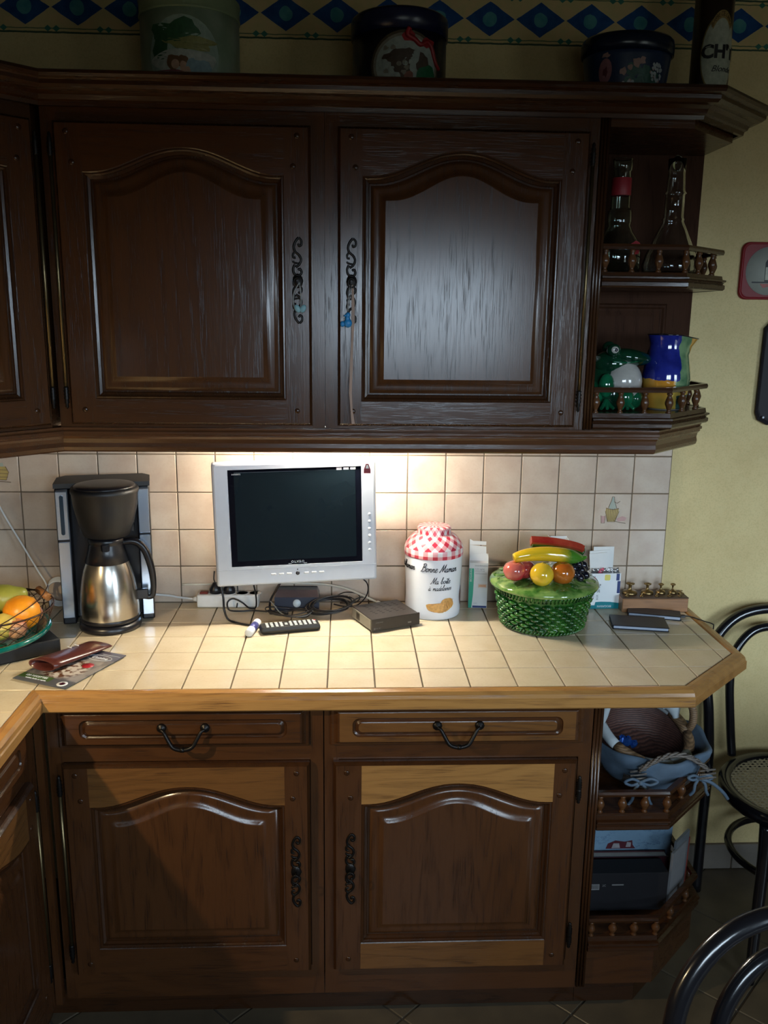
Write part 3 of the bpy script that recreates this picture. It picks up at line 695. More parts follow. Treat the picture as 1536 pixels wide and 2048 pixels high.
m = MB(); m.prism(rrect(.0095, .105, .0045, 4, -.1015, .302), -.0405, -.038, 'y'); part('water_gauge', m, plain('dark_gauge_window', (.03, .05, .07), .15), cf)
CX, CY = .004, -.060
m = MB(); m.lathe([(.001, 0), (.078, 0), (.080, .006), (.078, .016), (.070, .021), (.001, .021)], (CX, CY, .001), 40); m.box(-.04, .08, -.04, .02, .001, .018); part('base_plate', m, M_BLACK, cf)
m = MB(); m.lathe([(.001, .378), (.082, .378), (.0855, .372), (.0855, .366), (.083, .362), (.080, .33), (.070, .285), (.058, .252), (.052, .249), (.001, .249)][::-1], (CX + .004, CY + .002, 0), 40)
m.box(-.06, .075, -.05, .02, .255, .372); part('filter_holder', m, M_BLACKM, cf)
m = MB(); m.lathe([(.001, .3865), (.05, .3865), (.074, .384), (.081, .379), (.001, .379)][::-1], (CX + .004, CY + .002, 0), 40); part('filter_lid', m, M_BLACK, cf)
g = NT('brushed_steel'); v, x, y, z = g.xyz(); n1 = g.noise(g.vec(g.m_('MULTIPLY', x, 3), g.m_('MULTIPLY', y, 3), g.m_('MULTIPLY', z, 500)), 1, 2)
M_STEEL = g.fin(g.mix(n1, (.50, .47, .42), (.60, .57, .52)), g.m_('ADD', g.m_('MULTIPLY', n1, .08), .20), metal=1)
ca = thing('thermal_carafe', 'steel thermal carafe with black lid and handle in the coffee machine', 'carafe', tuple(TM[cf] @ Vector((CX, CY, .0225))), math.radians(12))
m = MB(); m.lathe([(.001, 0), (.070, 0), (.0745, .004), (.0755, .014), (.0755, .04), (.073, .075), (.068, .11), (.0615, .14), (.055, .158)], (0, 0, 0), 48, caps=False); part('steel_body', m, M_STEEL, ca)
m = MB(); m.lathe([(.001, -.0008), (.0715, -.0008), (.0765, .003), (.0768, .010), (.0757, .012)], (0, 0, 0), 48, caps=False); part('base_ring', m, M_BLACK, ca)
m = MB(); m.lathe([(.0552, .1575), (.0560, .158), (.047, .190), (.044, .205), (.0435, .208), (.0455, .210), (.0455, .219), (.042, .2235), (.001, .2245)], (0, 0, 0), 40, caps=False)
m.prism([(-.012, -.040), (.012, -.040), (.006, -.058), (-.006, -.058)], .196, .212); part('collar_and_lid', m, M_BLACK, ca)
m = MB(); P = [(.040, 0, .205), (.060, 0, .208), (.080, 0, .202), (.097, 0, .180), (.109, 0, .140), (.114, 0, .095), (.112, 0, .060), (.102, 0, .052), (.078, 0, .058)]
m.tube(crom(P, 6), lambda t: .0075 + .0025 * math.sin(PI * min(t * 1.4, 1)), 10); m.box(.070, .100, -.008, .008, .048, .076, .003); part('handle', m, M_BLACK, ca)
# ---------------------------------------------- screen
tv = thing('television', 'silver flat screen television with black glass front, left of the biscuit tin', 'television', (-1.062, -.17, 1.009), .10)
RL = TR(0, 0, .167) @ RY(-.020) @ TR(0, 0, -.167)
W_, H_ = .429, .334
m = MB(); m.M = RL
def tvloop(d, y, r=.006): return [(x, y, z) for x, z in rrect(W_ - 2 * d, H_ - 2 * d, r, 4, 0, H_ / 2)]
SX0, SX1, SZ0, SZ1 = -.1735, .1755, .054, .3155
m.ring([tvloop(.004, .034), tvloop(.0, .028), tvloop(0, .008), tvloop(.003, .002), tvloop(.007, 0)], True, capa=True)
so = rrect(SX1 - SX0, SZ1 - SZ0, .0015, 4, (SX0 + SX1) / 2, (SZ0 + SZ1) / 2)
m.ring([tvloop(.007, 0), [(x, 0, z) for x, z in so], [(x, .004, z) for x, z in so]], True); part('bezel', m, M_SILVER, tv)
m = MB(); m.M = RL; m.box(-.16, .16, .034, .058, .03, .30, .008); part('rear_housing', m, M_BLACKM, tv)
m = MB(); m.M = RL; m.box(SX0 + .0006, SX1 - .0006, .0022, .005, SZ0 + .0006, SZ1 - .0006)
g = NT('black_glass'); v, x, y, z = g.xyz(); sm = g.ramp(g.noise(g.vec(g.m_('MULTIPLY', x, 7), 0, g.m_('MULTIPLY', z, 16)), 1, 6, .7), .60, .75)
M_GLASSB = g.fin(g.mix(g.m_('MULTIPLY', sm, .2), (.004, .005, .010), (.10, .12, .14)), g.m_('ADD', .045, g.m_('MULTIPLY', sm, .25)), spec=.6); gl = part('screen_glass', m, M_GLASSB, tv)
g = NT('lcd_panel_grey'); v, x, y, z = g.xyz(); M_LCD = g.fin(g.mix(g.noise(v, 5), (.006, .012, .017), (.009, .016, .022)), .12, spec=.5)
m = MB(); m.M = RL; m.box(SX0 + .016, SX1 - .016, .0015, .0022, SZ0 + .015, SZ1 - .008); part('display_area', m, M_LCD, gl)
M_TXW = plain('white_print', (.72, .75, .78), .5); M_TXG = plain('grey_print', (.25, .27, .30), .5)
m = MB(); m.M = RL; text(m, 'O.L.V.E.O', .0085, TR(.001, .0012, SZ0 + .0075) @ FLATY)
for sx_ in (-.0195, .0215): m.box(sx_ - .0042 + .0, sx_ + .0042, .0012, .0015, SZ0 + .0025, SZ0 + .0035)
text(m, 'SHINERITE', .005, TR(SX0 + .022, .0012, SZ1 - .0125) @ FLATY)
for k in range(3): m.box(SX1 - .066 + k * .0185, SX1 - .052 + k * .0185, .0011, .0018, SZ1 - .0085, SZ1 - .0025)
part('lettering', m, M_TXW, tv, kind='stuff')
m = MB(); m.M = RL; m.box(-.21, .211, -.0006, .001, .0455, .0462); part('seam', m, M_TXG, tv)
for k in range(-3, 4):
    m = MB(); m.M = RL
    if k == 0: m.lathe([(.001, -.003), (.0045, -.0026), (.0055, 0)], (0, .0, .030), 14, ax='y', caps=False); part('button', m, M_BLACK, tv, label='round black button')
    else: m.box(k * .0208 - .0065 - .002 * (k < 0) + (.002 if k > 0 else 0), k * .0208 + .0065 - .002 * (k < 0) + (.002 if k > 0 else 0), -.0022, .001, .0275, .0325, .0014); part('button', m, M_WHITE, tv)
m = MB(); m.M = RL; m.lathe([(.0003, -.0008), (.0018, -.0006), (.0018, .001)], (0, 0, .0405), 8, ax='y'); part('sensor', m, M_BLACK, tv)
for k in range(6):
    m = MB(); m.M = RL; m.lathe([(.0003, -.0022), (.0036, -.0020), (.0045, 0), (.0045, .001)], (.196, 0, .184 - k * .0197), 14, ax='y'); part('button', m, M_SILVER, tv)
m = MB(); m.M = RL; m.box(-.03, .03, .0582, .09, .14, .20, .004); m.box(-.012, .012, .09, .148, .155, .185); part('wall_arm', m, M_BLACKM, tv)
# ---------------------------------------------- hanging pull switch
pc = thing('pull_switch', 'red and white pull switch hanging on a thin cord above the screen corner', 'pull switch', (-.878, -.285, 1.335))
m = MB(); m.tube(crom([(-.904, -.306, 1.42), (-.900, -.299, 1.376), (-.889, -.296, 1.379), (-.880, -.292, 1.370), (-.878, -.286, 1.358)], 5), .0007, 5); part('cord', m, M_TXG, pc, world=True)
m = MB(); m.mi = 0; m.prism([(-.0035, .011), (.0035, .011), (.0085, -.004), (.0085, -.013), (-.0085, -.013), (-.0085, -.004)], -.004, .004, 'y'); m.mi = 1; m.prism([(-.0022, .008), (.0022, .008), (.004, -.0005), (-.004, -.0005)], -.0046, -.004, 'y')
for f_ in m.bm.verts: f_.co += Vector((.0, 0, .0105))
part('knob', m, [plain('dark_red_plastic', (.22, .02, .03), .3), M_WHITE], pc)
# ---------------------------------------------- power strip, box and cables
ps = thing('power_strip', 'white multi socket power strip against the tiles under the screen', 'power strip', (-1.27, -.03, .9005))
m = MB(); m.box(-1.352, -1.178, -.008, -.052, .901, .938, .004); m.cyl((-1.352, -.03, .92), (-1.366, -.03, .92), .009, 12, .005); part('strip_body', m, M_WHITE, ps, world=True)
part('rocker_switch', MB().box(-1.345, -1.322, -.022, -.040, .937, .943, .001, 1), plain('dark_red_switch', (.16, .02, .015), .3), ps, world=True)
for k in range(4):
    m = MB(); m.lathe([(.001, -.0005), (.015, -.0005), (.0185, .0012), (.0188, 0)], (-1.30 + k * .037, -.03, .938), 20); part('socket', m, M_WHITE, ps, world=True)
def cable(name, label, pts, r=.0022, mat=None, n=8, plug=None, group=None, cat='cable'):
    t = tag(part(name, MB().tube(crom(pts, n), r, 8), mat or M_BLACK), label, cat, group); return t
for k, (x, lab) in enumerate(((-1.302, 'black plug nearest the red switch on the white power strip'), (-1.262, 'black plug second from the red switch on the white power strip'))):
    t = thing('plug', lab, 'plug', (x, -.03, .9385)); m = MB(); m.lathe([(.001, 0), (.016, 0), (.0165, .012), (.010, .022), (.006, .030), (.001, .031)], (0, 0, .0008), 18); part('plug_body', m, M_BLACK, t)
    m = MB(); m.tube(crom([(0, 0, .03), (.006, .004, .036), (.02, .006, .030), (.024, -.002, -.01), (.024, -.035, -.032)], 5), .002, 6) if k else m.tube(crom([(0, 0, .03), (-.004, .006, .04), (-.002, .008, .062)], 5), .002, 6); part('lead', m, M_BLACK, t)
db = thing('device_box', 'dark blue black box with a round white sticker below the screen', 'box', (-1.068, -.045, .9005))
m = MB(); m.M = RX(0); L0 = [(-1.131, -.078, .9012), (-1.006, -.078, .9012), (-1.006, -.012, .9012), (-1.131, -.012, .9012)]; L1 = [(-1.131, -.072, .938), (-1.006, -.072, .938), (-1.006, -.012, .938), (-1.131, -.012, .938)]; L2 = [(-1.125, -.050, .953), (-1.012, -.050, .953), (-1.012, -.014, .953), (-1.125, -.014, .953)]
m.ring([L0, L1, L2], True, True, True); part('case', m, plain('dark_navy_plastic', (.012, .014, .032), .3), db, world=True)
m = MB(); m.M = TR(-1.068, -.0775, .922) @ RX(-.16); m.lathe([(.0003, -.0012), (.0108, -.0012), (.0112, .002), (.0003, .002)], (0, 0, 0), 24, ax='y'); st = part('sticker', m, plain('pale_sticker', (.62, .70, .75), .4), db, world=True)
cable('power_cable', 'black cable hanging from the left end of the screen down to the remote control', [(-1.269, -.15, 1.002), (-1.262, -.155, .965), (-1.258, -.17, .934), (-1.247, -.168, .9065), (-1.214, -.189, .9035), (-1.179, -.205, .9035), (-1.150, -.218, .9035)], .0030)
cable('power_cable', 'black cable curling in a loop in front of the white power strip', [(-1.186, -.12, 1.002), (-1.180, -.105, .96), (-1.182, -.085, .915), (-1.203, -.065, .905), (-1.222, -.075, .925), (-1.247, -.070, .934), (-1.262, -.078, .925), (-1.256, -.088, .907), (-1.228, -.09, .904), (-1.19, -.085, .904), (-1.15, -.095, .904)], .0024)
cable('power_cable', 'thick black cable dropping from the middle of the screen beside the dark box', [(-1.108, -.13, 1.002), (-1.122, -.12, .975), (-1.139, -.10, .94), (-1.142, -.092, .912), (-1.127, -.105, .9045), (-1.09, -.112, .9045)], .0034)
cable('power_cable', 'thin black cable hanging from the right end of the screen', [(-.885, -.12, 1.008), (-.872, -.11, .992), (-.868, -.09, .965), (-.876, -.07, .935), (-.900, -.055, .908), (-.933, -.051, .9035), (-.965, -.03, .9035)], .0019)
cable('power_cable', 'thin black cable arching over the coil behind the set-top box', [(-1.0, -.015, .915), (-.96, -.02, .925), (-.933, -.025, .937), (-.90, -.034, .937), (-.890, -.04, .925), (-.905, -.03, .908), (-.947, -.02, .9035)], .0016)
cable('power_cable', 'thin black cable ending at the back of the set-top box', [(-.93, -.075, .9035), (-.905, -.055, .925), (-.875, -.045, .930), (-.852, -.055, .922), (-.842, -.078, .917)], .0018)
random.seed(3); pts = []
for k in range(5):
    for i in range(12):
        a = 2 * PI * i / 12; rr = 1 + .12 * math.sin(k * 2.1 + a); tl = .014 * (1 + math.sin(a + .5)); pts.append((-.985 + .058 * rr * math.cos(a) + k * .004, -.104 + .026 * rr * math.sin(a) - .003 * k, .905 + tl + .0042 * k))
cable('coiled_cable', 'coiled bundle of black cable between the dark box and the set-top box', pts, .0022, n=3)
pts = []
for k in range(3):
    for i in range(10):
        a = 2 * PI * i / 10 + .4; pts.append((-1.085 + (.055 + .006 * k) * math.cos(a), -.128 + (.022 + .004 * k) * math.sin(a), .9036 + .005 * k + .006 * (1 + math.sin(2 * a + k))))
cable('coiled_cable', 'flat coil of thin black cable in front of the dark box', pts, .0017, n=3)
M_CREAMC = plain('cream_cable', (.62, .58, .48), .45); M_GREYC = plain('grey_cable', (.28, .28, .26), .45)
cable('thin_cable', 'thin grey cable sagging in front of the dark box sticker', [(-1.140, -.105, .938), (-1.129, -.114, .93), (-1.111, -.134, .915), (-1.084, -.152, .909), (-1.05, -.150, .909), (-1.031, -.138, .912), (-1.02, -.12, .918)], .0014, M_GREYC)
cable('thin_cable', 'thin cream cable lying behind the remote control', [(-1.182, -.19, .9025), (-1.147, -.200, .9025), (-1.094, -.192, .9025), (-1.041, -.176, .9025), (-1.0, -.170, .9025)], .0016, M_CREAMC)
an = thing('antenna_cable', 'thick cream aerial cable running along the tiles to the set-top box', 'cable', (-1.0, -.02, .93))
m = MB(); m.tube(crom([(-1.40, -.005, .955), (-1.244, -.006, .958), (-1.117, -.006, .960), (-1.004, -.010, .958), (-.933, -.03, .951), (-.876, -.06, .936), (-.838, -.088, .926)], 6), .0032, 8); part('lead', m, M_CREAMC, an, world=True)
part('connector', MB().cyl((-.842, -.085, .9268), (-.828, -.0945, .9235), .0055, 12), M_WHITE, an, world=True)
cable('power_cable', 'white cable running from behind the coffee machine to the power strip', [(-1.50, -.012, .93), (-1.44, -.012, .925), (-1.40, -.02, .921), (-1.362, -.03, .920)], .0032, M_WHITE)
cable('power_cable', 'white cable hanging diagonally down the tiles at the left', [(-1.92, -.02, 1.26), (-1.875, -.03, 1.165), (-1.83, -.045, 1.09), (-1.785, -.055, 1.01), (-1.765, -.06, .975), (-1.76, -.06, .93), (-1.758, -.06, .905)], .0026, M_WHITE)
pts = []
for k in range(4):
    for i in range(10):
        a = 2 * PI * i / 10; pts.append((-1.736 + .034 * math.cos(a), -.052 + .010 * k * .5, .945 + .036 * math.sin(a) + .002 * k))
cable('coiled_cable', 'white coiled cable standing behind the wire fruit basket and coffee machine', pts, .0028, M_WHITE, n=3)
# ---------------------------------------------- remote control
rm = thing('remote_control', 'black remote control with pale buttons lying below the screen', 'remote control', (-1.078, -.235, .9), math.atan2(.035, .151))
m = MB(); P0 = rrect(.158, .044, .006, 4); L = [[(x * s, y * s2, z) for x, y in P0] for s, s2, z in ((.93, .80, .001), (1, .92, .006), (1, 1, .011), (.98, .95, .017), (.95, .86, .0195))]; m.ring(L, True, True, True, sm=False); part('case', m, M_BLACKM, rm)
m = MB()
for i in range(11):
    for j in range(4):
        if i in (4,) and j in (0, 3): continue
        x = -.060 + i * .0125; y = -.0135 + j * .009; m.box(x - .0038, x + .0038, y - .0026, y + .0026, .0193, .0212, .0008, 1)
part('buttons', m, plain('pale_rubber_buttons', (.50, .52, .50), .5), rm, kind='stuff')
part('button', MB().box(.064, .071, .008, .014, .0193, .0214, .001, 1), plain('red_rubber', (.45, .05, .04), .5), rm, label='red power button')
# glue stick
gs = thing('glue_stick', 'small white glue stick with a blue band left of the remote control', 'glue stick', (-1.1735, -.241, .9), math.radians(80))
def axcyl(m, prof, z): m.lathe(prof, (0, 0, z), 20, ax='x')
m = MB(); axcyl(m, [(.0005, -.0455), (.0085, -.0450), (.0108, -.042), (.0112, -.025), (.0112, -.018), (.0005, -.018)], .0115); part('cap', m, M_WHITE, gs)
m = MB(); axcyl(m, [(.0005, -.0178), (.0104, -.0178), (.0104, .018), (.0005, .018)], .0115); part('label_band', m, plain('violet_blue_label', (.045, .05, .20), .35), gs)
m = MB(); axcyl(m, [(.0005, .0182), (.0108, .0182), (.0108, .040), (.009, .044), (.0005, .044)], .0115); part('barrel', m, M_WHITE, gs)
# ---------------------------------------------- set-top box
stb = thing('set_top_box', 'black slotted set-top box on the worktop in front of the biscuit tin', 'set-top box', (-.824, -.168, .9), math.atan2(.059, .132))
M_STB = plain('brown_black_metal', (.022, .018, .016), .38); M_STBS = plain('light_metal_side', (.20, .19, .16), .4)
m = MB(); m.box(-.070, .070, -.062, .062, .0035, .0355, .0015, 1); part('case', m, M_STB, stb)
m = MB(); m.box(-.0722, .0722, -.0665, -.0615, .0032, .0365, .001, 1); part('front_panel', m, plain('front_panel_black', (.015, .012, .011), .3), stb)
part('side_plate', MB().box(-.0712, -.0698, -.058, .058, .006, .033), M_STBS, stb); part('side_plate', MB().box(-.0716, -.0710, .010, .03, .010, .029), M_STB, stb)
m = MB()
for i in range(5):
    for j in range(3):
        for q in range(2): x = -.045 + i * .021 + j * .002; y = .040 - j * .011 - q * .042 + .0; m.box(x, x + .0075, y, y + .0028, .0354, .0359) if (j < 3) else None
part('vent_slots', m, M_INK, stb, kind='stuff')
m = MB(); text(m, 'STRONG', .0055, TR(-.050, -.0668, .0265) @ FLATY, shear=.3); text(m, 'HD SRT', .0045, TR(-.052, -.0668, .0105) @ FLATY); m.box(-.0655, -.061, -.0670, -.0666, .008, .013); m.box(.036, .046, -.0670, -.0664, .012, .0165); part('lettering', m, plain('dim_grey_print', (.12, .115, .11), .5), stb, kind='stuff')
for a, b in ((-.06, -.05), (.06, -.05), (-.06, .05), (.06, .05)): part('foot', MB().cyl((a, b, .0003), (a, b, .0045), .005, 10), M_BLACKM, stb)
# ---------------------------------------------- biscuit tin
g = NT('gingham_print'); t_ = g.n('TexCoord'); q_ = g.n('SeparateXYZ'); g.t.links.new(t_.outputs['UV'], q_.inputs[0]); uu = g.m_('MULTIPLY', q_.outputs[0], .5027); vv = q_.outputs[1]
rot = g.m_('GREATER_THAN', vv, .0245); a1 = g.m_('MULTIPLY', g.m_('ADD', uu, vv), .7071); b1 = g.m_('MULTIPLY', g.m_('SUBTRACT', vv, uu), .7071)
mixf = lambda f, a, b: g.m_('ADD', g.m_('MULTIPLY', a, g.m_('SUBTRACT', 1, f)), g.m_('MULTIPLY', b, f))
ua = mixf(rot, uu, a1); ub = mixf(rot, vv, b1); PQ = .0262
s1 = g.m_('GREATER_THAN', g.m_('FRACT', g.m_('DIVIDE', g.m_('ADD', ua, 3), PQ)), .5); s2 = g.m_('GREATER_THAN', g.m_('FRACT', g.m_('DIVIDE', g.m_('ADD', ub, 3.002), PQ)), .5)
c_ = g.mix(s1, (.80, .76, .74), (.72, .34, .36)); c_ = g.mix(g.m_('MULTIPLY', s2, g.m_('SUBTRACT', 1, s1)), c_, (.72, .34, .36)); c_ = g.mix(g.m_('MULTIPLY', s1, s2), c_, (.52, .03, .06)); M_GING = g.fin(c_, .3)
tin = thing('biscuit_tin', 'white biscuit tin with red gingham lid and script lettering', 'tin', (-.686, -.088, .9))
m = MB(); m.lathe([(.001, .001), (.0745, .001), (.0765, .004), (.0775, .02), (.0760, .055), (.0775, .10), (.0795, .14), (.0800, .172), (.0785, .182)], (0, 0, 0), 64, caps=False); part('tin_body', m, plain('white_enamel_tin', (.78, .80, .84), .25, var=.01), tin)
m = MB(); m.lathe([(.0800, .172), (.0815, .173), (.0822, .176), (.0820, .192), (.0800, .199), (.0745, .209), (.0660, .220), (.0560, .2285), (.0470, .232), (.0465, .233), (.0468, .247), (.0445, .2505), (.040, .252), (.001, .253)], (0, 0, 0), 64, caps=False); part('lid', m, M_GING, tin)
def cylmap(R, a0=0.0, c=(0, 0)):
    def f(s, z, e=0.0): a = a0 + s / R; return (c[0] + (R + e) * math.sin(a), c[1] - (R + e) * math.cos(a), z)
    return f
def blob(m, f, s0, z0, rs, rz, e, n=16, k=2, irr=0, rot=0):
    c = m.v(f(s0, z0, e)); prev = None
    L = []
    for q in range(1, k + 1):
        row = []
        for i in range(n):
            a = 2 * PI * i / n; rr = q / k * (1 + irr * math.sin(3 * a + s0 * 900) * .5 + irr * math.sin(5 * a + z0 * 700) * .5); x, y = rs * rr * math.cos(a), rz * rr * math.sin(a)
            row.append(m.v(f(s0 + x * math.cos(rot) - y * math.sin(rot), z0 + x * math.sin(rot) + y * math.cos(rot), e)))
        L.append(row)
    for i in range(n): m.f([c, L[0][i], L[0][(i + 1) % n]])
    for q in range(k - 1):
        for i in range(n): m.f([L[q][i], L[q + 1][i], L[q + 1][(i + 1) % n], L[q][(i + 1) % n]])
GL = {'B': ([[(0.1, 2.0), (.5, 2.3), (.35, 1.2), (0.15, .1), (-.2, .05)], [(.2, 2.1), (.7, 2.4), (1.1, 2.1), (.85, 1.45), (.45, 1.25), (1.1, 1.1), (1.1, .3), (.5, -.1), (.1, .25)]], 1.35),
 'o': ([[(.1, .5), (.3, 1), (.6, .8), (.6, .3), (.3, 0), (.05, .35), (.2, .85), (.55, .95), (.9, .8)]], .85),
 'n': ([[(-.05, .6), (.15, 1), (.12, .5), (.1, 0)], [(.1, .3), (.4, .95), (.6, .85), (.55, .2), (.7, 0), (.95, .35)]], .9),
 'm': ([[(-.05, .6), (.15, 1), (.12, .5), (.1, 0)], [(.1, .3), (.35, .95), (.5, .85), (.5, 0)], [(.5, .3), (.75, .95), (.92, .85), (.9, .2), (1.02, 0), (1.25, .35)]], 1.2),
 'e': ([[(-.05, .35), (.45, .6), (.5, .95), (.22, 1), (.05, .5), (.2, 0), (.5, .08), (.75, .4)]], .72),
 'M': ([[(-.3, .3), (-.1, 0), (.15, .6), (.35, 1.5), (.6, 2.3)], [(.6, 2.3), (.6, 1.2), (.6, .1)], [(.6, .1), (.9, 1.1), (1.35, 2.3)], [(1.35, 2.3), (1.25, 1.1), (1.25, .1), (1.5, .25)]], 1.55),
 'a': ([[(.6, .85), (.35, 1), (.05, .5), (.15, 0), (.45, .2), (.62, .9)], [(.62, 1), (.56, .3), (.68, 0), (.92, .35)]], .9),
 'b': ([[(-.05, .35), (.35, 1.6), (.4, 2.2), (.18, 2.1), (.1, .5), (.25, 0), (.6, .3), (.55, .85), (.3, .9), (.85, .75)]], .85),
 'i': ([[(-.05, .35), (.18, 1), (.15, .3), (.3, 0), (.52, .35)], [(.22, 1.45), (.26, 1.55)]], .48), 'I': ([[(-.05, .35), (.18, 1), (.15, .3), (.3, 0), (.52, .35)], [(.0, 1.4), (.22, 1.75), (.44, 1.4)]], .48),
 't': ([[(-.05, .35), (.25, 1.9), (.18, .3), (.35, 0), (.58, .35)], [(-.05, 1.3), (.55, 1.4)]], .55),
 'd': ([[(.6, .85), (.35, 1), (.05, .5), (.15, 0), (.45, .2), (.62, .9)], [(.8, 2.2), (.62, 1.0), (.58, .3), (.7, 0), (.95, .35)]], .9),
 'l': ([[(-.05, .35), (.35, 1.6), (.38, 2.2), (.2, 2.1), (.12, .4), (.28, 0), (.52, .35)]], .5), 's': ([[(-.05, .3), (.3, 1.1), (.42, .5), (.3, .0), (0, .12)], [(.35, .1), (.6, .35)]], .55), 'A': ([[(.6, .85), (.35, 1), (.05, .5), (.15, 0), (.45, .2), (.62, .9)], [(.62, 1), (.56, .3), (.68, 0), (.92, .35)], [(.15, 1.7), (.4, 1.4)]], 1.0), ' ': ([], .75)}
def script(m, f, word, s0, z0, sc_, r, e=.0004, sl=.28, base=0.0):
    wd = sum(GL[c][1] for c in word) * sc_; x = -wd / 2
    for c in word:
        for st_ in GL[c][0]:
            m.tube([f(s0 + x + (p.x + sl * p.y) * sc_, z0 + p.y * sc_ + base * (x / wd + .5), e) for p in crom([(a, b, 0) for a, b in st_], 5)], lambda t: r * (.7 + .5 * math.sin(PI * t)), 5)
        x += GL[c][1] * sc_
f_ = cylmap(.0785); m = MB()
f1 = cylmap(.0797); script(m, f1, 'Bonne Maman', .010, .1400, .0096, .00085, base=-.003)
f2 = cylmap(.0783); script(m, f2, 'Ma boIte', .014, .1055, .0082, .00065); f3 = cylmap(.0771); script(m, f3, 'A madeleines', .012, .0860, .0070, .0006)
f4 = cylmap(.0797, -1.45); script(m, f4, 'Bonne Maman', 0, .1400, .0096, .00085)
part('lettering', m, M_INK, tin, kind='stuff')
f5 = cylmap(.0768); M_MAD = plain('printed_biscuit_gold', (.62, .34, .10), .4, vs=120, var=.25); M_MAD2 = plain('printed_biscuit_brown', (.42, .18, .045), .4)
m = MB(); m.mi = 0; blob(m, f5, .032, .044, .024, .018, .0006, 18, 4, .1, .5); blob(m, f5, .006, .037, .031, .0135, .0009, 18, 5, .12, -.1)
m.mi = 1
for k in range(5): m.tube([f5(.024 + k * .006 + t * .004, .034 + .003 * k * .3 + .022 * t, .0014) for t in (0, .5, 1)], .0004, 4)
m.tube([f5(.006 + .029 * math.cos(a), .037 + .0125 * math.sin(a), .0014) for a in [2 * PI * i / 20 for i in range(20)]], .0004, 4, True)
part('madeleine_print', m, [M_MAD, M_MAD2], tin)
f6 = cylmap(.0772, .45 * PI); m = MB(); blob(m, f6, 0, .055, .022, .028, .0006, 20, 3, .08); part('biscuit_print', m, plain('printed_dark_brown', (.14, .05, .04), .4, vs=200, var=.4), tin)
# ---------------------------------------------- medicine boxes
M_GREENP = plain('printed_green', (.03, .42, .28), .4); M_TEAL = plain('printed_teal', (.0, .20, .24), .4); M_NAVY = plain('printed_navy', (.01, .03, .15), .4); M_ORNG = plain('printed_salmon', (.70, .38, .22), .5); M_YEL = plain('printed_yellow', (.75, .65, .15), .5); M_GREYP = plain('printed_grey', (.35, .37, .40), .5)
b1 = thing('medicine_box', 'tall white medicine box with a green stripe and open flap beside the biscuit tin', 'box', (-.552, -.045, .9), math.radians(-6))
m = MB(); w2 = .0265; m.mi = 0; m.box(-w2, w2, -.014, .014, .0008, .134); part('carton', m, M_CARD, b1)
m = MB(); m.prism([(-w2, .134), (w2 - .004, .134), (w2 - .006, .176), (-w2, .180)], .0125, .0138, 'y'); m.M = TR(0, .004, .004); m.prism([(-w2, .1755), (w2 - .006, .1755), (w2 - .006, .186), (-w2 + .01, .187), (-w2, .192)], .0125, .0138, 'y'); m.M = Matrix()
m.prism([(-w2 - .0002, .1345), (w2 + .0002, .1345), (w2, .149), (w2 - .003, .156), (-w2 + .004, .156)], .0100, .0113, 'y'); part('flap', m, M_CARD, b1)
m = MB(); m.prism([(-.0150, .134), (-.014, .134), (.014, .134), (.0150, .134), (.012, .156), (-.012, .150)], w2 - .0008, w2, 'x'); m.prism([(-.014, .134), (.014, .134), (.010, .152), (-.012, .150)], -w2, -w2 + .0008, 'x'); part('side_flap', m, M_CARD, b1)
m = MB(); m.prism([(-w2, .001), (-w2 + .009, .001), (-w2 + .0125, .04), (-w2 + .014, .09), (-w2 + .0135, .118), (-w2, .118)], -.0146, -.0139, 'y'); part('green_stripe', m, M_GREENP, b1)
m = MB(); m.prism([(-w2 + .012, .0015), (w2 - .001, .0015), (w2 - .001, .0075), (-w2 + .012, .0075)], -.0146, -.0139, 'y'); part('navy_band', m, M_NAVY, b1)
m = MB(); m.mi = 0; text(m, 'OXOMEMAZINE', .0050, TR(.007, -.0145, .126) @ FLATY); text(m, '0,33 mg/ml', .0060, TR(.003, -.0145, .1165) @ FLATY); text(m, 'SANS SUCRE', .0050, TR(.003, -.0145, .1105) @ FLATY)
for k in range(2): m.box(-.010, .024, -.0145, -.0140, .1045 - k * .0028, .1052 - k * .0028)
m.box(-.012, -.002, -.0145, -.014, .0145, .0151); part('lettering', m, M_GREYP, b1, kind='stuff')
m = MB(); text(m, 'BIOGARAN', .0075, TR(-w2 + .0055, -.0149, .098) @ FLATY @ RZ(PI / 2)); part('brand_lettering', m, M_TXW, b1, kind='stuff')
m = MB(); m.mi = 0
for a, b, c, d in ((.0, .024, .062, .0628), (.0, .024, .0712, .072), (0, .0008, .062, .072), (.0232, .024, .062, .072)): m.box(a, b, -.0147, -.0140, c, d)
m.box(.002, .022, -.0146, -.0141, .064, .070); part('orange_label', m, M_ORNG, b1)
b2 = thing('medicine_box', 'white and teal medicine box stuffed with foil packs beside the wooden block', 'box', (-.190, -.052, .9), math.radians(2))
w2 = .044; m = MB(); m.box(-w2, w2, -.017, -.0162, .0008, .106); m.box(-w2, w2, .0162, .017, .0008, .106); m.box(-w2, -w2 + .0008, -.0162, .0162, .0008, .106); m.box(w2 - .0008, w2, -.0162, .0162, .0008, .106); m.box(-w2 + .0008, w2 - .0008, -.0162, .0162, .0008, .0016); part('carton', m, M_CARD, b2)
m = MB(); m.prism([(-w2, .0008), (w2, .0008), (w2, .017), (w2 * .4, .021), (-.01, .022), (-w2 + .018, .021), (-w2 + .016, .0115), (-w2, .0115)], -.0177, -.0169, 'y'); part('teal_band', m, M_TEAL, b2)
m = MB(); m.M = TR(0, -.0178, .0085) @ FLATY @ RZ(PI); text(m, 'BIOGARAN', .0082, Matrix()); part('brand_lettering', m, M_TXW, b2, kind='stuff')
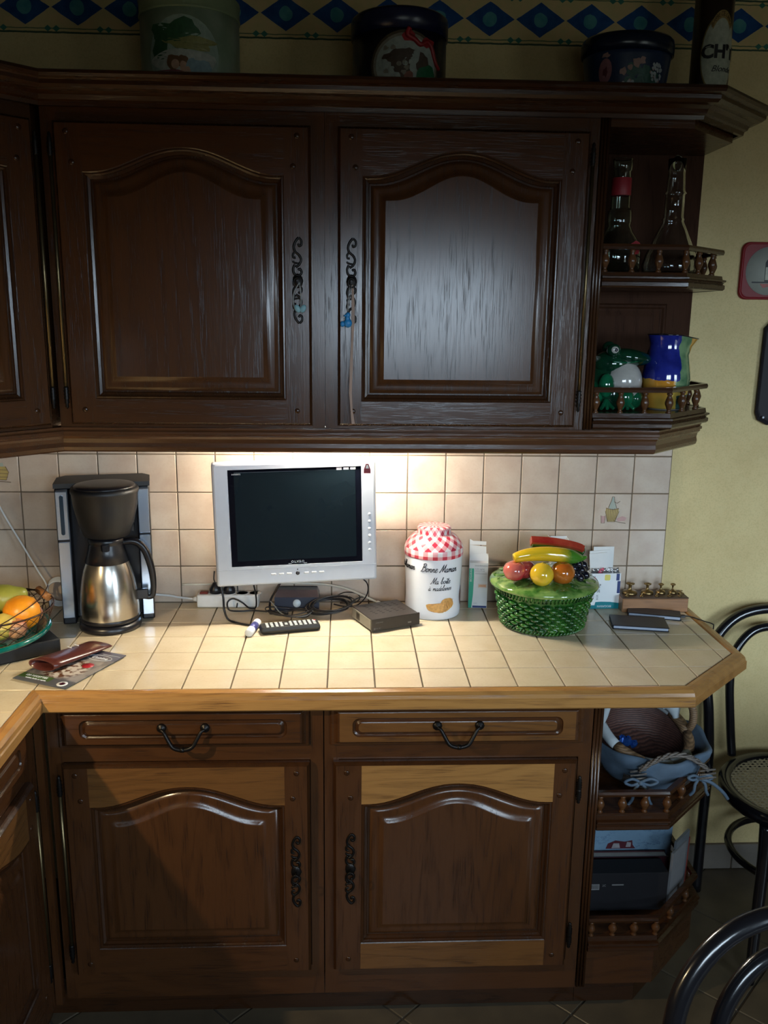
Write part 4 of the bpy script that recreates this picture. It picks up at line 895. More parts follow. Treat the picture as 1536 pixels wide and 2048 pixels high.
m = MB(); m.prism([(w2 - .013, .085), (w2 - .004, .085), (w2 - .004, .105), (w2 - .013, .105)], -.0177, -.0169, 'y'); m.prism([(w2 - .009, .047), (w2 - .0005, .047), (w2 - .0005, .083), (w2 - .009, .083)], -.0177, -.0169, 'y'); part('navy_label', m, M_NAVY, b2)
m = MB(); m.prism(rrect(.016, .017, .003, 3, .005, .094), -.0177, -.0169, 'y'); part('yellow_label', m, M_YEL, b2)
m = MB(); text(m, '20 mg', .0105, TR(-.0185, -.0175, .062) @ FLATY @ RZ(PI / 2), depth=.0003); text(m, 'ATORVASTATINE', .0088, TR(-.0335, -.0175, .064) @ FLATY @ RZ(PI / 2)); part('lettering', m, M_INK, b2, kind='stuff')
m = MB(); text(m, 'BGR', .0085, TR(-.0215, -.0175, .035) @ FLATY @ RZ(PI / 2)); part('small_lettering', m, M_GREYP, b2, kind='stuff')
m = MB(); m.M = TR(-.004, .010, 0); m.box(-.028, .032, -.0004, .0004, .01, .178); m.M = TR(-.008, .006, 0) @ RY(-.05); m.box(-.028, .030, -.0004, .0004, .01, .168); m.M = TR(-.004, .002, 0) @ RY(-.10); m.box(-.026, .026, -.0004, .0004, .01, .162); lf = part('leaflet', m, M_PAPER, b2)
lf['kind'] = 'stuff'
M_FOIL = plain('aluminium_foil_blister', (.55, .56, .58), .25, metal=.9, vs=300, var=.3); M_PINK = plain('pink_foil', (.6, .12, .18), .35)
random.seed(5)
for k in range(7):
    x = -.030 + k * .0105; m = MB(); m.M = TR(x, -.006, .108) @ RY(random.uniform(-.6, .6)) @ RZ(random.uniform(-.5, .5)) @ RX(random.uniform(-.3, .3))
    m.box(-.010, .010, -.0005, .0005, -.016, .010)
    for q in (-1, 1): m.ell((q * .005, -.001, .004), (.0042, .003, .0048), 8, 6)
    part('blister_pack', m, M_PINK if k == 2 else M_FOIL, b2)
b3 = thing('medicine_box', 'white open box standing against the tiles behind the ceramic basket', 'box', (-.318, -.026, .9))
m = MB(); m.box(-.024, .024, -.012, -.0112, .001, .196); m.box(-.024, .024, .0112, .012, .001, .202); m.box(-.024, -.0232, -.0112, .0112, .001, .199); m.box(.0232, .024, -.0112, .0112, .001, .199); m.M = TR(-.024, 0, .199) @ RY(-.9); m.box(-.0008, 0, -.011, .011, 0, .010); part('carton', m, M_CARD, b3)
# ---------------------------------------------- green ceramic basket
def glaze(name, c1, c2, rough=.12, sc_=30, lo=.4, hi=.6):
    g = NT(name); v, x, y, z = g.xyz(); return g.fin(g.mix(g.ramp(g.noise(v, sc_, 4), lo, hi), c1, c2), rough, coat=.6, crough=.05)
M_GRG = glaze('green_glaze', (.008, .055, .008), (.03, .13, .016)); M_GRL = glaze('light_green_glaze', (.05, .15, .022), (.19, .31, .075))
bk = thing('ceramic_basket', 'green glazed ceramic basket with painted ceramic vegetables on its lid', 'basket', (-.395, -.185, .9))
base = MB(); base.lathe([(.001, .001), (.106, .001), (.111, .004), (.108, .010), (.113, .05), (.124, .09), (.132, .108), (.130, .112), (.001, .112)], (0, 0, 0), 64, caps=False); part('basket_wall', base, M_GRG, bk)
m = MB(); NR, NC = 8, 24
for r in range(NR):
    z = .018 + r * .0095; R = .110 + .018 * (z / .10) ** 1.4
    for c in range(NC):
        a = 2 * PI * (c + .5 * (r % 2)) / NC; da = 2 * PI / NC * .86
        P = [( (R + .0035 * math.sin(PI * t)) * math.sin(a + da * (t - .5)), -(R + .0035 * math.sin(PI * t)) * math.cos(a + da * (t - .5)), z + .0012 * math.cos(PI * t)) for t in (0, .2, .4, .6, .8, 1)]
        m.tube(P, lambda t: .0022 + .0030 * math.sin(PI * t), 6)
part('weave', m, M_GRG, bk, kind='stuff')
m = MB()
for c in range(70):
    a = 2 * PI * c / 70; m.tube([(.109 * math.sin(a), -.109 * math.cos(a), .0035), (.1145 * math.sin(a + .05), -.1145 * math.cos(a + .05), .008), (.110 * math.sin(a + .09), -.110 * math.cos(a + .09), .015)], .0028, 5)
for c in range(80):
    a = 2 * PI * c / 80; m.tube([(.129 * math.sin(a), -.129 * math.cos(a), .098), (.1345 * math.sin(a + .02), -.1345 * math.cos(a + .02), .106), (.138 * math.sin(a + .03), -.138 * math.cos(a + .03), .115)], .0026, 5)
part('braid', m, M_GRG, bk, kind='stuff')
m = MB(); m.lathe([(.001, .112), (.139, .112), (.1455, .116), (.1465, .121), (.143, .127), (.128, .134), (.09, .142), (.001, .148)], (0, 0, 0), 64, caps=False); part('lid', m, M_GRL, bk)
def leaf(m, c, ang, L, w_, tilt=0, curl=.25):
    M0 = m.M; m.M = m.M @ TR(*c) @ RZ(ang) @ RX(tilt); n = 7; rows = []
    for i in range(n):
        t = i / (n - 1); wd = w_ * math.sin(PI * min(t * .93 + .07, 1)) ** .8 * (1 + .12 * (i % 2)); zc = curl * L * t * (1 - t)
        rows.append([(-wd, -L * t, zc - .002), (-wd * .5, -L * t, zc + .0015), (0, -L * t, zc - .0006), (wd * .5, -L * t, zc + .0015), (wd, -L * t, zc - .002)])
    m.ring(rows, False, sm=True); m.ring([[(x, y, z - .003) for x, y, z in r] for r in rows], False, sm=True); m.M = M0
random.seed(11); m = MB()
for k in range(15):
    a = 2 * PI * k / 15; r = .088; leaf(m, (r * math.sin(a), -r * math.cos(a), .1435), a + random.uniform(-.4, .4), .05, .020, .22, .1)
part('leaves', m, M_GRL, bk, kind='stuff')
for a in (-.55, .55, .1):
    m = MB(); leaf(m, (.060 * math.sin(a) + .0, -.070 * math.cos(a) - (.012), .148) if a != .1 else (-.01, -.05, .200), a * 1.2 if a != .1 else 1.2, .036, .014, .5 if a != .1 else .1, .3); part('leaf', m, M_GRG, bk)
M_RED = glaze('red_glaze', (.28, .012, .012), (.42, .06, .03), .1, 12); M_YELG = glaze('yellow_glaze', (.62, .36, .02), (.72, .48, .03), .1, 12); M_ORG = glaze('orange_brown_glaze', (.36, .08, .01), (.45, .13, .015), .1, 12); M_BLK = glaze('black_glaze', (.006, .006, .012), (.012, .012, .02), .08); M_PINKR = glaze('rosy_glaze', (.40, .02, .03), (.50, .12, .09), .1, 14)
def apple(m, c, r, sq=.9): m.M = TR(*c); m.lathe([(.001, -.82 * r * sq), (.35 * r, -.93 * r * sq), (.75 * r, -.66 * r * sq), (.98 * r, -.1 * r), (.96 * r, .25 * r), (.75 * r, .66 * r * sq), (.4 * r, .86 * r * sq), (.15 * r, .80 * r * sq), (.02 * r, .66 * r * sq)], (0, 0, 0), 24, caps=False); m.M = Matrix()
m = MB(); apple(m, (-.096, -.072, .171), .031); apple(m, (-.066, -.055, .170), .029); part('apple', m, M_PINKR, bk)
m = MB(); m.ell((-.030, -.098, .168), (.031, .031, .0305), 28, 18); m.ell((-.030, -.10, .1985), .003, 8, 6); part('lemon', m, M_YELG, bk)
m = MB(); apple(m, (.028, -.082, .168), .033, .95); part('orange_fruit', m, M_ORG, bk)
m = MB()
for (x, y, z) in ((.098, -.066, .158), (.110, -.058, .168), (.090, -.056, .172), (.104, -.05, .182), (.118, -.046, .160), (.120, -.040, .176), (.094, -.040, .188), (.110, -.034, .190), (.088, -.07, .160), (.124, -.052, .152), (.105, -.07, .150), (.10, -.03, .175), (.126, -.03, .165), (.09, -.045, .198)): m.ell((x - .026, y, z), .0112, 12, 8)
part('grapes', m, M_BLK, bk, kind='stuff')
g = NT('yellow_to_green_glaze'); v, x, y, z = g.xyz(); M_ZUC = g.fin(g.mix(g.ramp(g.m_('ADD', x, g.m_('MULTIPLY', g.noise(v, 60), .03)), .035, .065), (.72, .46, .02), (.06, .20, .02)), .1, coat=.6, crough=.05)
m = MB(); m.tube(crom([(-.100, -.070, .204), (-.065, -.068, .212), (-.02, -.064, .214), (.03, -.058, .209), (.065, -.052, .201), (.085, -.048, .198), (.10, -.046, .201)], 5), lambda t: .019 * (math.sin(PI * min(max(t * .95 + .05, 0), 1)) ** .35) * (1 if t < .62 else max(.28, 1 - (t - .62) * 2.1)) + .001, 16); part('courgette', m, M_ZUC, bk)
m = MB(); pts = crom([(-.046, -.022, .238), (.014, -.020, .233), (.069, -.018, .222), (.096, -.018, .212)], 5); m.mi = 0; m.tube(pts, lambda t: .0135 if t < .9 else .0125, 4, sm=False); m.mi = 1; m.tube([p + Vector((.002, .006, -.008)) for p in pts], lambda t: .0125, 12); part('melon_slice', m, [M_RED, M_GRG], bk)
# ---------------------------------------------- wooden block with weights
wb = thing('weight_block', 'worn wooden block holding brass weights at the right end of the worktop', 'wooden block', (-.052, -.066, .9))
g_wood = wood('worn_pine', (.40, .20, .095), (.20, .09, .04), 'x', rough=.6, coat=0, bump=.3)
m = MB(); m.box(-.095, .095, -.036, .036, .0008, .0405, .002, 1); part('block', m, g_wood, wb); m = MB(); m.box(-.0955, .0955, -.0365, .0365, .0410, .0440, .001, 1); part('top_plate', m, plain('dark_wood_top', (.075, .045, .03), .5, vs=80, var=.3), wb)
for k, (x, s, wd) in enumerate(((-.115, 1.25, 'largest brass weight with a wide flat knob at the left of the wooden block'), (-.064, 1.05, 'second largest brass weight on the wooden block'), (-.025, .8, 'third brass weight from the left on the wooden block'), (.010, .72, 'fourth brass weight from the left on the wooden block'))):
    t = thing('brass_weight', wd, 'weight', (x, -.066 + .004, .9442), 0)
    m = MB(); m.lathe([(.001, 0), (.0165 * s, 0), (.0170 * s, .003), (.0150 * s, .008), (.006 * s, .010), (.0036 * s, .014), (.0036 * s, .017 + .006 * s), (.006 * s, .0195 + .006 * s), (.0100 * s, .0215 + .006 * s), (.0100 * s, .0235 + .006 * s), (.006 * s, .0255 + .006 * s), (.001, .026 + .006 * s)], (0, 0, 0), 24, caps=False); part('weight_body', m, M_BRASS, t)
for k, (x, r) in enumerate(((.034, .009), (-.088, .006), (-.045, .006), (-.008, .007), (-.132, .006), (.022, .005))):
    m = MB(); m.lathe([(.001, 0), (r, 0), (r, .002), (r * .4, .003), (r * .3, .007), (r * .55, .009), (.001, .0098)], (x, -.066 - (.022 if k else -.002), .9442), 14, caps=False); tag(part('small_weight', m, M_BRASS), ['small brass weight at the right end of the wooden block', 'tiny brass weight just left of the largest weight on the wooden block' if False else 'tiny brass weight between the two largest weights, left one', 'tiny brass weight between the two largest weights, right one', 'tiny brass weight in front of the third brass weight', 'tiny brass weight at the far left end of the wooden block', 'tiny brass weight in front of the fourth brass weight'][k], 'weight', 'tiny brass weights')
# ---------------------------------------------- phones
M_LEATH = plain('black_leather_case', (.012, .012, .018), .45, vs=300, var=.2)
def phone(label, loc, rz, w_, d_, th, lift=0, tilt=0):
    t = thing('phone_case', label, 'phone', loc, rz)
    m = MB(); m.M = TR(0, 0, .001 + lift) @ RY(tilt); m.box(-w_ / 2, w_ / 2, -d_ / 2, d_ / 2, 0, .0022, .001, 1); m.box(-w_ / 2, w_ / 2, -d_ / 2, d_ / 2, th - .0022, th, .001, 1); m.box(-w_ / 2, -w_ / 2 + .003, -d_ / 2, d_ / 2, .001, th - .001) if False else None; m.box(-w_ / 2, w_ / 2, d_ / 2 - .002, d_ / 2, 0, th); part('cover', m, M_LEATH, t)
    m = MB(); m.M = TR(0, 0, .001 + lift) @ RY(tilt); m.box(-w_ / 2 + .003, w_ / 2 - .003, -d_ / 2 + .001, d_ / 2 - .0022, .0024, th - .0024, .001, 1); part('phone_body', m, plain('pale_grey_phone_side', (.35, .40, .50), .3), t); return t
phone('black phone wallet with pale edge lying nearest the worktop front', (-.134, -.208, .9), math.atan2(-.028, .146), .148, .086, .0115)
ph = phone('black phone wallet with charging lead in front of the wooden block', (-.066, -.133, .9), math.atan2(-.042, .140), .143, .052, .0125)
ch = thing('charging_cable', 'thin black charging cable running from the phone down the wall', 'cable', (.0, -.15, .9))
m = MB(); m.tube(crom([(.010, -.150, .9075), (.028, -.153, .906), (.045, -.165, .904), (.058, -.190, .9045), (.069, -.210, .905), (.078, -.200, .89), (.10, -.14, .80), (.125, -.09, .70), (.132, -.075, .64)], 6), .0016, 6); m.tube(crom([(.140, -.07, .58), (.146, -.06, .50), (.14, -.05, .42), (.11, -.04, .33), (.10, -.03, .30), (.13, -.02, .29)], 6), .0016, 6); part('lead', m, M_BLACK, ch, world=True)
part('plug_end', MB().box(-.0, .016, -.156, -.146, .903, .910, .001, 1), M_BLACK, ch, world=True); m = MB(); m.M = TR(.136, -.072, .61) @ RY(-.12); m.box(-.006, .006, -.005, .005, -.032, .032, .003); part('inline_switch', m, M_BLACK, ch, world=True)
# ---------------------------------------------- leaflet and spectacle case
mg = thing('leaflet', 'grey green recipe leaflet with a red badge on the worktop corner', 'leaflet', (-1.574, -.478, .9025), math.atan2(-.062, .136))
g = NT('recipe_leaflet_print'); v, x, y, z = g.xyz(); n1 = g.noise(v, 22, 5); n2 = g.noise(v, 70, 4)
c_ = g.mix(g.ramp(n1, .42, .58), (.10, .09, .10), (.30, .27, .25)); bowl = g.ramp(g.m_('SQRT', g.m_('ADD', g.m_('POWER', x, 2), g.m_('POWER', g.m_('ADD', y, .015), 2))), .045, .06, 1, 0)
c_ = g.mix(bowl, c_, g.mix(g.ramp(n2, .45, .55), (.12, .05, .025), (.55, .50, .44))); c_ = g.mix(g.m_('GREATER_THAN', y, .062), c_, (.085, .075, .10)); c_ = g.mix(g.m_('LESS_THAN', y, -.070), c_, (.085, .088, .095)); c_ = g.mix(g.m_('MULTIPLY', g.m_('LESS_THAN', g.m_('ABSOLUTE', g.m_('ADD', y, .080)), .011), g.m_('LESS_THAN', x, .015)), c_, (.06, .11, .03)); M_LEAF = g.fin(c_, .3)
m = MB(); m.box(-.074, .074, -.106, .106, .0006, .0022); part('sheets', m, M_LEAF, mg)
m = MB(); m.lathe([(.0003, .0026), (.014, .0026), (.014, .0021)], (.034, .018, 0), 20); part('red_badge', m, plain('printed_red', (.40, .02, .03), .4), mg)
m = MB(); m.lathe([(.007, .0026), (.0125, .0026), (.0125, .0021)], (.052, -.088, 0), 20, caps=False); m.lathe([(.0003, .0024), (.0125, .0024)], (.052, -.088, 0), 20); part('white_roundel', m, M_TXW, mg); m = MB(); m.M = TR(.052, -.088, .003); text(m, 'U', .014, RZ(0)); m2 = part('roundel_letter', m, plain('printed_maroon', (.12, .01, .03), .4), mg)
m = MB(); m.M = TR(-.030, -.078, .0026); text(m, '120 RECETTES', .010, Matrix()); m.M = TR(-.022, -.090, .0026); text(m, 'cuisine facile et rapide', .0065, Matrix()); m.M = TR(.028, .066, .0026); text(m, 'Cuisine', .015, Matrix(), shear=.3); m.M = Matrix()
m.tube([(.028 + .034 * math.cos(a), .066 + .015 * math.sin(a), .0028) for a in [2 * PI * i / 24 for i in range(24)]], .0006, 4, True); m.box(.02, .07, .088, .0888, .0024, .0028); part('lettering', m, M_TXW, mg, kind='stuff')
wl = thing('spectacle_case', 'dark brown leather spectacle sleeve lying on the recipe leaflet', 'spectacle case', (-1.585, -.435, .905), math.atan2(.140, .085) - PI / 2)
M_BRL = plain('dark_brown_leather', (.085, .022, .017), .28, vs=160, var=.2); m = MB(); nn = 20; L = []
for t in [i / 8 for i in range(9)]:
    y = -.088 + .176 * t; hh = .026 * (1 - .62 * t) + .003; wv = .036
    L.append([(wv * math.cos(a) * (1 if math.cos(a) > 0 else 1.0), y + .006 * math.cos(a), .0015 + (hh / 2) * (1 + math.copysign(abs(math.sin(a)) ** .9, math.sin(a)) * (1 if math.sin(a) > 0 else .95)) * (1 - .25 * math.cos(a) * 0)) for a in [2 * PI * k / nn for k in range(nn)]])
m.ring(L, True, sm=True, capb=True); L2 = [[(x * .93, y, .0015 + (z - .0015) * .86 + .001) for x, y, z in r] for r in L[:6]]; m.ring([L[0], L2[0]], True); m.ring(L2, True, sm=True, capb=True); part('leather_sleeve', m, M_BRL, wl)
m = MB()
for k in range(2): m.box(-.028, -.014, .012 + k * .022, .0134 + k * .022, .0205 - k * .002, .0222 - k * .002)
part('white_stitch', m, M_TXW, wl, kind='stuff')
# ---------------------------------------------- fruit basket on teal plate on black box
bx = thing('flat_black_box', 'flat black box under the teal plate in the left corner', 'box', (-1.805, -.365, .9), math.radians(36))
m = MB(); m.box(-.135, .135, -.115, .115, .001, .036, .003, 1); part('case', m, M_BLACKM, bx)
pt = thing('plate', 'teal glazed plate under the wire fruit basket', 'plate', (-1.845, -.38, .9372))
M_TEALG = glaze('teal_glaze', (.0, .10, .085), (.01, .16, .13), .12)
m = MB(); m.lathe([(.001, 0), (.10, 0), (.15, .004), (.178, .011), (.187, .015), (.189, .021), (.185, .026), (.177, .025), (.170, .018), (.14, .0085), (.10, .005), (.001, .005)], (0, 0, 0), 64, caps=False); part('dish', m, M_TEALG, pt)
wbk = thing('wire_basket', 'rusty chicken wire basket of fruit with a wooden handle grip', 'basket', (-1.81, -.350, .943))
M_WIRE = plain('rusty_wire', (.06, .028, .016), .5, metal=.6, var=.2)
RB, RT, HB = .135, .155, .060
m = MB()
def wc(a, t): r = RB + (RT - RB) * t; return (r * math.sin(a), -r * math.cos(a), .003 + HB * t)
for s in (1, -1):
    for k in range(28):
        a0 = 2 * PI * k / 28; m.tube([wc(a0 + s * 2 * PI / 28 * 2.6 * t, t) for t in (0, .25, .5, .75, 1)], .0009, 4)
part('wire_mesh', m, M_WIRE, wbk, kind='stuff')
m = MB(); m.tube([wc(2 * PI * i / 40, 1) for i in range(40)], .0022, 6, True); part('rim', m, M_WIRE, wbk); m = MB(); m.tube([wc(2 * PI * i / 40, 0) for i in range(40)], .0016, 6, True); part('foot_ring', m, M_WIRE, wbk)
for a in (.35, 1.25, 2.4, -.6): m = MB(); m.tube([wc(a, 0), wc(a, .5), wc(a, 1.04)], .0014, 6); part('upright', m, M_WIRE, wbk)
m = MB(); hp = [wc(.52, 1), (.10, -.118, .074), (.125, -.04, .083), (.128, .03, .088), (.122, .085, .093)]; m.tube(crom(hp, 6), .0014, 6); m.tube([(wc(.52, 1)[0] + .007 * math.cos(t), wc(.52, 1)[1], wc(.52, 1)[2] + .007 * math.sin(t)) for t in [2 * PI * i / 12 for i in range(12)]], .0013, 5, True); m.tube(crom([(.078, .125, .070), (.04, .135, .062), (-.03, .138, .062)], 4), .0014, 6); part('handle_wire', m, M_WIRE, wbk)
part('handle_grip', MB().tube([(.122, .085, .060), (.085, .118, .072)], .0095, 14), plain('orange_brown_wood_grip', (.42, .17, .05), .45), wbk)
def peel(name, c1, c2, rough=.35):
    g = NT(name); v, x, y, z = g.xyz(); h = g.noise(v, 260, 2); g.bump(h, .35, .001); return g.fin(g.mix(g.ramp(g.noise(v, 18, 3), .35, .65), c1, c2), rough)
def fruit(name, label, c, build, mat, stem=None):
    t = thing(name, label, name.split('_')[-1], c); m = MB(); build(m); part('skin', m, mat, t)
    if stem: m = MB(); m.tube(crom(stem, 4), .0016, 6); part('stem', m, M_WIRE, t)
fruit('orange', 'large bright orange on top of the wire basket', (-1.726, -.352, .9925), lambda m: m.lathe([(.001, -.042), (.020, -.0395), (.036, -.026), (.0435, -.004), (.0425, .014), (.032, .032), (.016, .0405), (.004, .0415), (.001, .040)], (0, 0, 0), 32, caps=False), peel('orange_peel', (.85, .27, .012), (.92, .36, .02)))
fruit('pear', 'speckled yellow green pear behind the orange', (-1.772, -.325, 1.022), lambda m: (setattr(m, 'M', RZ(.3) @ RY(1.35)), m.lathe([(.001, -.038), (.02, -.037), (.034, -.022), (.037, -.004), (.031, .014), (.021, .030), (.016, .042), (.010, .050), (.001, .052)], (0, 0, 0), 28, caps=False)), peel('pear_skin', (.22, .22, .03), (.34, .33, .05)))
fruit('lemon', 'large pale yellow lemon at the front of the wire basket', (-1.757, -.415, .978), lambda m: (setattr(m, 'M', RZ(.6) @ RY(1.2)), m.lathe([(.001, -.042), (.010, -.038), (.026, -.024), (.032, 0), (.026, .024), (.010, .038), (.001, .042)], (0, 0, 0), 28, caps=False)), peel('lemon_peel', (.62, .44, .07), (.70, .52, .12)))
fruit('apple', 'pink red apple behind the wire mesh under the orange', (-1.722, -.405, .972), lambda m: apple(m, (0, 0, 0), .026, 1), peel('apple_skin', (.42, .10, .06), (.62, .32, .16)))
fruit('apple', 'rust red apple at the left of the wire basket between pear and lemon', (-1.800, -.385, .995), lambda m: apple(m, (0, 0, 0), .030, .95), peel('russet_apple_skin', (.30, .07, .03), (.42, .14, .05)))
fruit('peach', 'reddish peach low in the wire basket at the right', (-1.735, -.30, .962) if False else (-1.722, -.288, .968), lambda m: apple(m, (0, 0, 0), .024, 1), peel('peach_skin', (.45, .15, .06), (.6, .28, .12)))
# ---------------------------------------------- keys and fobs
M_ROPE = plain('grey_cotton_cord', (.30, .31, .30), .8); M_LBLUE = plain('pale_blue_plastic', (.20, .38, .42), .4); M_DUCK = plain('bright_blue_rubber', (.02, .22, .50), .4)
hf = thing('key_fob', 'pale blue heart fob on a grey cord hanging from the left door key', 'key fob', (-1.036, -.400, 1.74))
m = MB(); m.tube(crom([(-1.036, -.394, 1.786), (-1.046, -.398, 1.768), (-1.050, -.398, 1.747), (-1.046, -.398, 1.728), (-1.037, -.400, 1.722), (-1.033, -.400, 1.735), (-1.033, -.396, 1.76), (-1.036, -.394, 1.786)], 5), .0014, 6); part('cord', m, M_ROPE, hf, world=True)
for dx in (-1, 1):
    m = MB(); m.M = TR(-1.034 + dx * .0062, -.4035, 1.7285) @ RY(dx * .5); m.ell((0, 0, 0), (.0065, .003, .0095), 14, 8); part('heart_half', m, M_LBLUE, hf, world=True)
df = thing('key_fob', 'bright blue duck fob hanging from the right door key', 'key fob', (-.929, -.402, 1.70))
m = MB(); m.tube([(-.923, -.394, 1.782), (-.9265, -.398, 1.752), (-.928, -.400, 1.724)], .0009, 5); m.tube([(-.919, -.394, 1.782), (-.923, -.398, 1.752), (-.927, -.400, 1.724)], .0009, 5); part('cord', m, M_ROPE, df, world=True)
m = MB(); m.M = TR(-.927, -.402, 1.702); m.ell((0, 0, -.004), (.0095, .0075, .010), 14, 10); m.ell((0, -.001, .014), (.0058, .0056, .0062), 12, 8); m.ell((-.001, -.001, .006), (.0055, .005, .008), 10, 8); m.ell((-.012, 0, -.006), (.0055, .004, .0065), 10, 8); m.tube([(-.004, -.004, .013), (-.009, -.006, .012)], lambda t: .003 - .0015 * t, 6); part('duck', m, M_DUCK, df, world=True)
rb = tag(part('ribbon', (lambda m: (m.ring([[(x - .0035 * w_, y, z), (x + .0035 * w_, y - .001, z + .0005), (x + .0035 * w_, y - .0006, z + .0005), (x - .0035 * w_, y + .0004, z)] for x, y, z, w_ in [( -.9165, -.3925, 1.782, .5), (-.9155, -.3925, 1.74, 1), (-.915, -.3925, 1.70, 1), (-.917, -.3935, 1.66, .6), (-.919, -.3925, 1.60, 1), (-.9205, -.3925, 1.54, .9), (-.918, -.3935, 1.50, .7), (-.914, -.3925, 1.468, 1.1)]], True, True, True), m)[1])(MB()), plain('beige_satin_ribbon', (.36, .24, .18), .45)), 'thin beige ribbon hanging down from the right door key', 'ribbon')
# ---------------------------------------------- tins and bottle tube on the cabinet top
ZT = 2.1862
t1 = thing('storage_tin', 'large round pale green tin with a sleeping girl scene, leftmost on the cabinets', 'tin', (-1.291, -.205, ZT))
g = NT('pale_green_landscape_print'); v, x, y, z = g.xyz(); n1 = g.noise(v, 14, 5); n2 = g.noise(v, 40, 4)
c_ = g.mix(g.ramp(n1, .4, .6), (.22, .30, .20), (.33, .40, .30)); M_T1 = g.fin(c_, .3)
m = MB(); m.lathe([(.001, 0), (.110, 0), (.112, .003), (.112, .196), (.001, .196)], (0, 0, 0), 56, caps=False); part('tin_body', m, M_T1, t1)
m = MB(); m.lathe([(.112, .180), (.1145, .181), (.1145, .184), (.1135, .186), (.1135, .212), (.115, .214), (.1145, .219), (.109, .223), (.001, .224)], (0, 0, 0), 56, caps=False); part('lid', m, plain('pale_green_tin_lid', (.22, .28, .16), .25), t1)
f_ = cylmap(.1122); m = MB(); m.mi = 0; blob(m, f_, .0, .085, .082, .080, .0004, 28, 5); m.mi = 1; blob(m, f_, -.015, .128, .055, .028, .0008, 20, 3, .35); blob(m, f_, -.050, .095, .02, .03, .0009, 16, 3, .3)
m.mi = 2; blob(m, f_, .02, .108, .055, .014, .0012, 20, 3, .3); m.mi = 3; blob(m, f_, .0, .070, .075, .026, .0014, 24, 4, .1); m.mi = 4; blob(m, f_, -.020, .068, .016, .016, .0022, 14, 2, .15); blob(m, f_, .0, .070, .012, .013, .0020, 14, 2, .15); m.mi = 5; blob(m, f_, -.016, .064, .009, .010, .0026, 12, 2); blob(m, f_, .006, .052, .010, .020, .0024, 14, 2, 0, .4); m.mi = 6; blob(m, f_, .035, .058, .028, .018, .0022, 16, 2, .2); blob(m, f_, .018, .066, .010, .010, .0026, 12, 2, .4); m.mi = 7; blob(m, f_, -.035, .040, .045, .014, .0028, 18, 3, .1)
P_ = lambda n_, c: plain('printed_' + n_, c, .4, vs=90, var=.2)
part('picture_print', m, [P_('sky_green', (.30, .38, .31)), P_('dark_foliage', (.03, .10, .04)), P_('ochre_field', (.26, .25, .08)), P_('off_white_cloth', (.42, .44, .38)), P_('brown_hair', (.16, .08, .03)), P_('skin', (.48, .30, .20)), P_('pale_blue_dress', (.22, .33, .36)), P_('maroon_cushion', (.18, .05, .06))], t1)
t2 = thing('storage_tin', 'round navy tin with a picture medallion and red ribbon, centre of the cabinet top', 'tin', (-.808, -.205, ZT))
M_NV = plain('navy_tin', (.008, .012, .045), .25); M_DK = plain('near_black_tin', (.010, .009, .014), .3)
m = MB(); m.lathe([(.001, 0), (.107, 0), (.109, .003), (.109, .165), (.001, .165)], (0, 0, 0), 56, caps=False); part('tin_body', m, M_DK, t2)
m = MB(); m.lathe([(.109, .150), (.1125, .151), (.1125, .187), (.111, .192), (.1045, .197), (.001, .199)], (0, 0, 0), 56, caps=False); part('lid', m, M_NV, t2)
f_ = cylmap(.1092, .10); m = MB(); m.mi = 5; blob(m, f_, 0, .075, .084, .072, .0003, 32, 4); m.mi = 0; blob(m, f_, 0, .075, .078, .066, .0007, 32, 4); m.mi = 1; blob(m, f_, 0, .075, .071, .060, .0011, 32, 4)
m.mi = 2; blob(m, f_, -.022, .088, .026, .020, .0016, 18, 2, .4); blob(m, f_, -.008, .068, .018, .022, .0017, 18, 2, .4); blob(m, f_, .038, .078, .016, .022, .0017, 16, 2, .3); blob(m, f_, .0, .10, .02, .01, .0016, 14, 2, .4); m.mi = 3; blob(m, f_, .048, .050, .026, .028, .0022, 18, 2, .15, .3); m.mi = 6; blob(m, f_, .004, .040, .014, .022, .0022, 14, 2, .2)
m.mi = 4; m.tube(crom([f_(s, z, .002) for s, z in ((.005, .150), (.000, .136), (.016, .128), (.030, .118), (.046, .125), (.058, .118), (.066, .10), (.074, .085), (.085, .075))], 4), lambda t: .0062 - .002 * t, 6)
blob(m, f_, .004, .134, .015, .012, .002, 14, 2, .25); blob(m, f_, .050, .124, .016, .010, .002, 14, 2, .25)
for k in range(14):
    m.mi = (0, 1)[k % 2]; blob(m, f_, random.uniform(-.05, .02), random.uniform(.05, .11), .006, .005, .0028, 8, 1, .3)
part('medallion_print', m, [P_('cream_ring', (.22, .20, .15)), P_('pale_sky', (.34, .38, .34)), P_('dark_brown_figures', (.07, .045, .03)), P_('green_cloak', (.01, .13, .05)), P_('red_ribbon', (.32, .015, .02)), P_('dark_gold', (.07, .05, .025)), P_('rust_dress', (.22, .08, .05))], t2)
t3 = thing('storage_tin', 'dark blue oval tin painted with white hydrangeas, right of the cabinet top', 'tin', (-.268, -.200, ZT))
m = MB(); m.lathe([(.001, 0), (.084, 0), (.088, .004), (.094, .06), (.102, .12), (.104, .138), (.001, .138)], (0, 0, 0), 56, caps=False, sy=.82); part('tin_body', m, plain('dark_blue_tin', (.012, .028, .075), .3, vs=20, var=.2), t3)
m = MB(); m.lathe([(.104, .128), (.1085, .129), (.1095, .150), (.1065, .162), (.100, .168), (.001, .170)], (0, 0, 0), 56, caps=False, sy=.82); part('lid', m, plain('blue_black_lid', (.006, .012, .03), .22), t3)
def tap(s, z, e=0): R = .088 + .016 * z / .138; a = s / R; return ((R + e) * math.sin(a), -.82 * (R + e) * math.cos(a) , z)
m = MB(); random.seed(21)
m.mi = 3
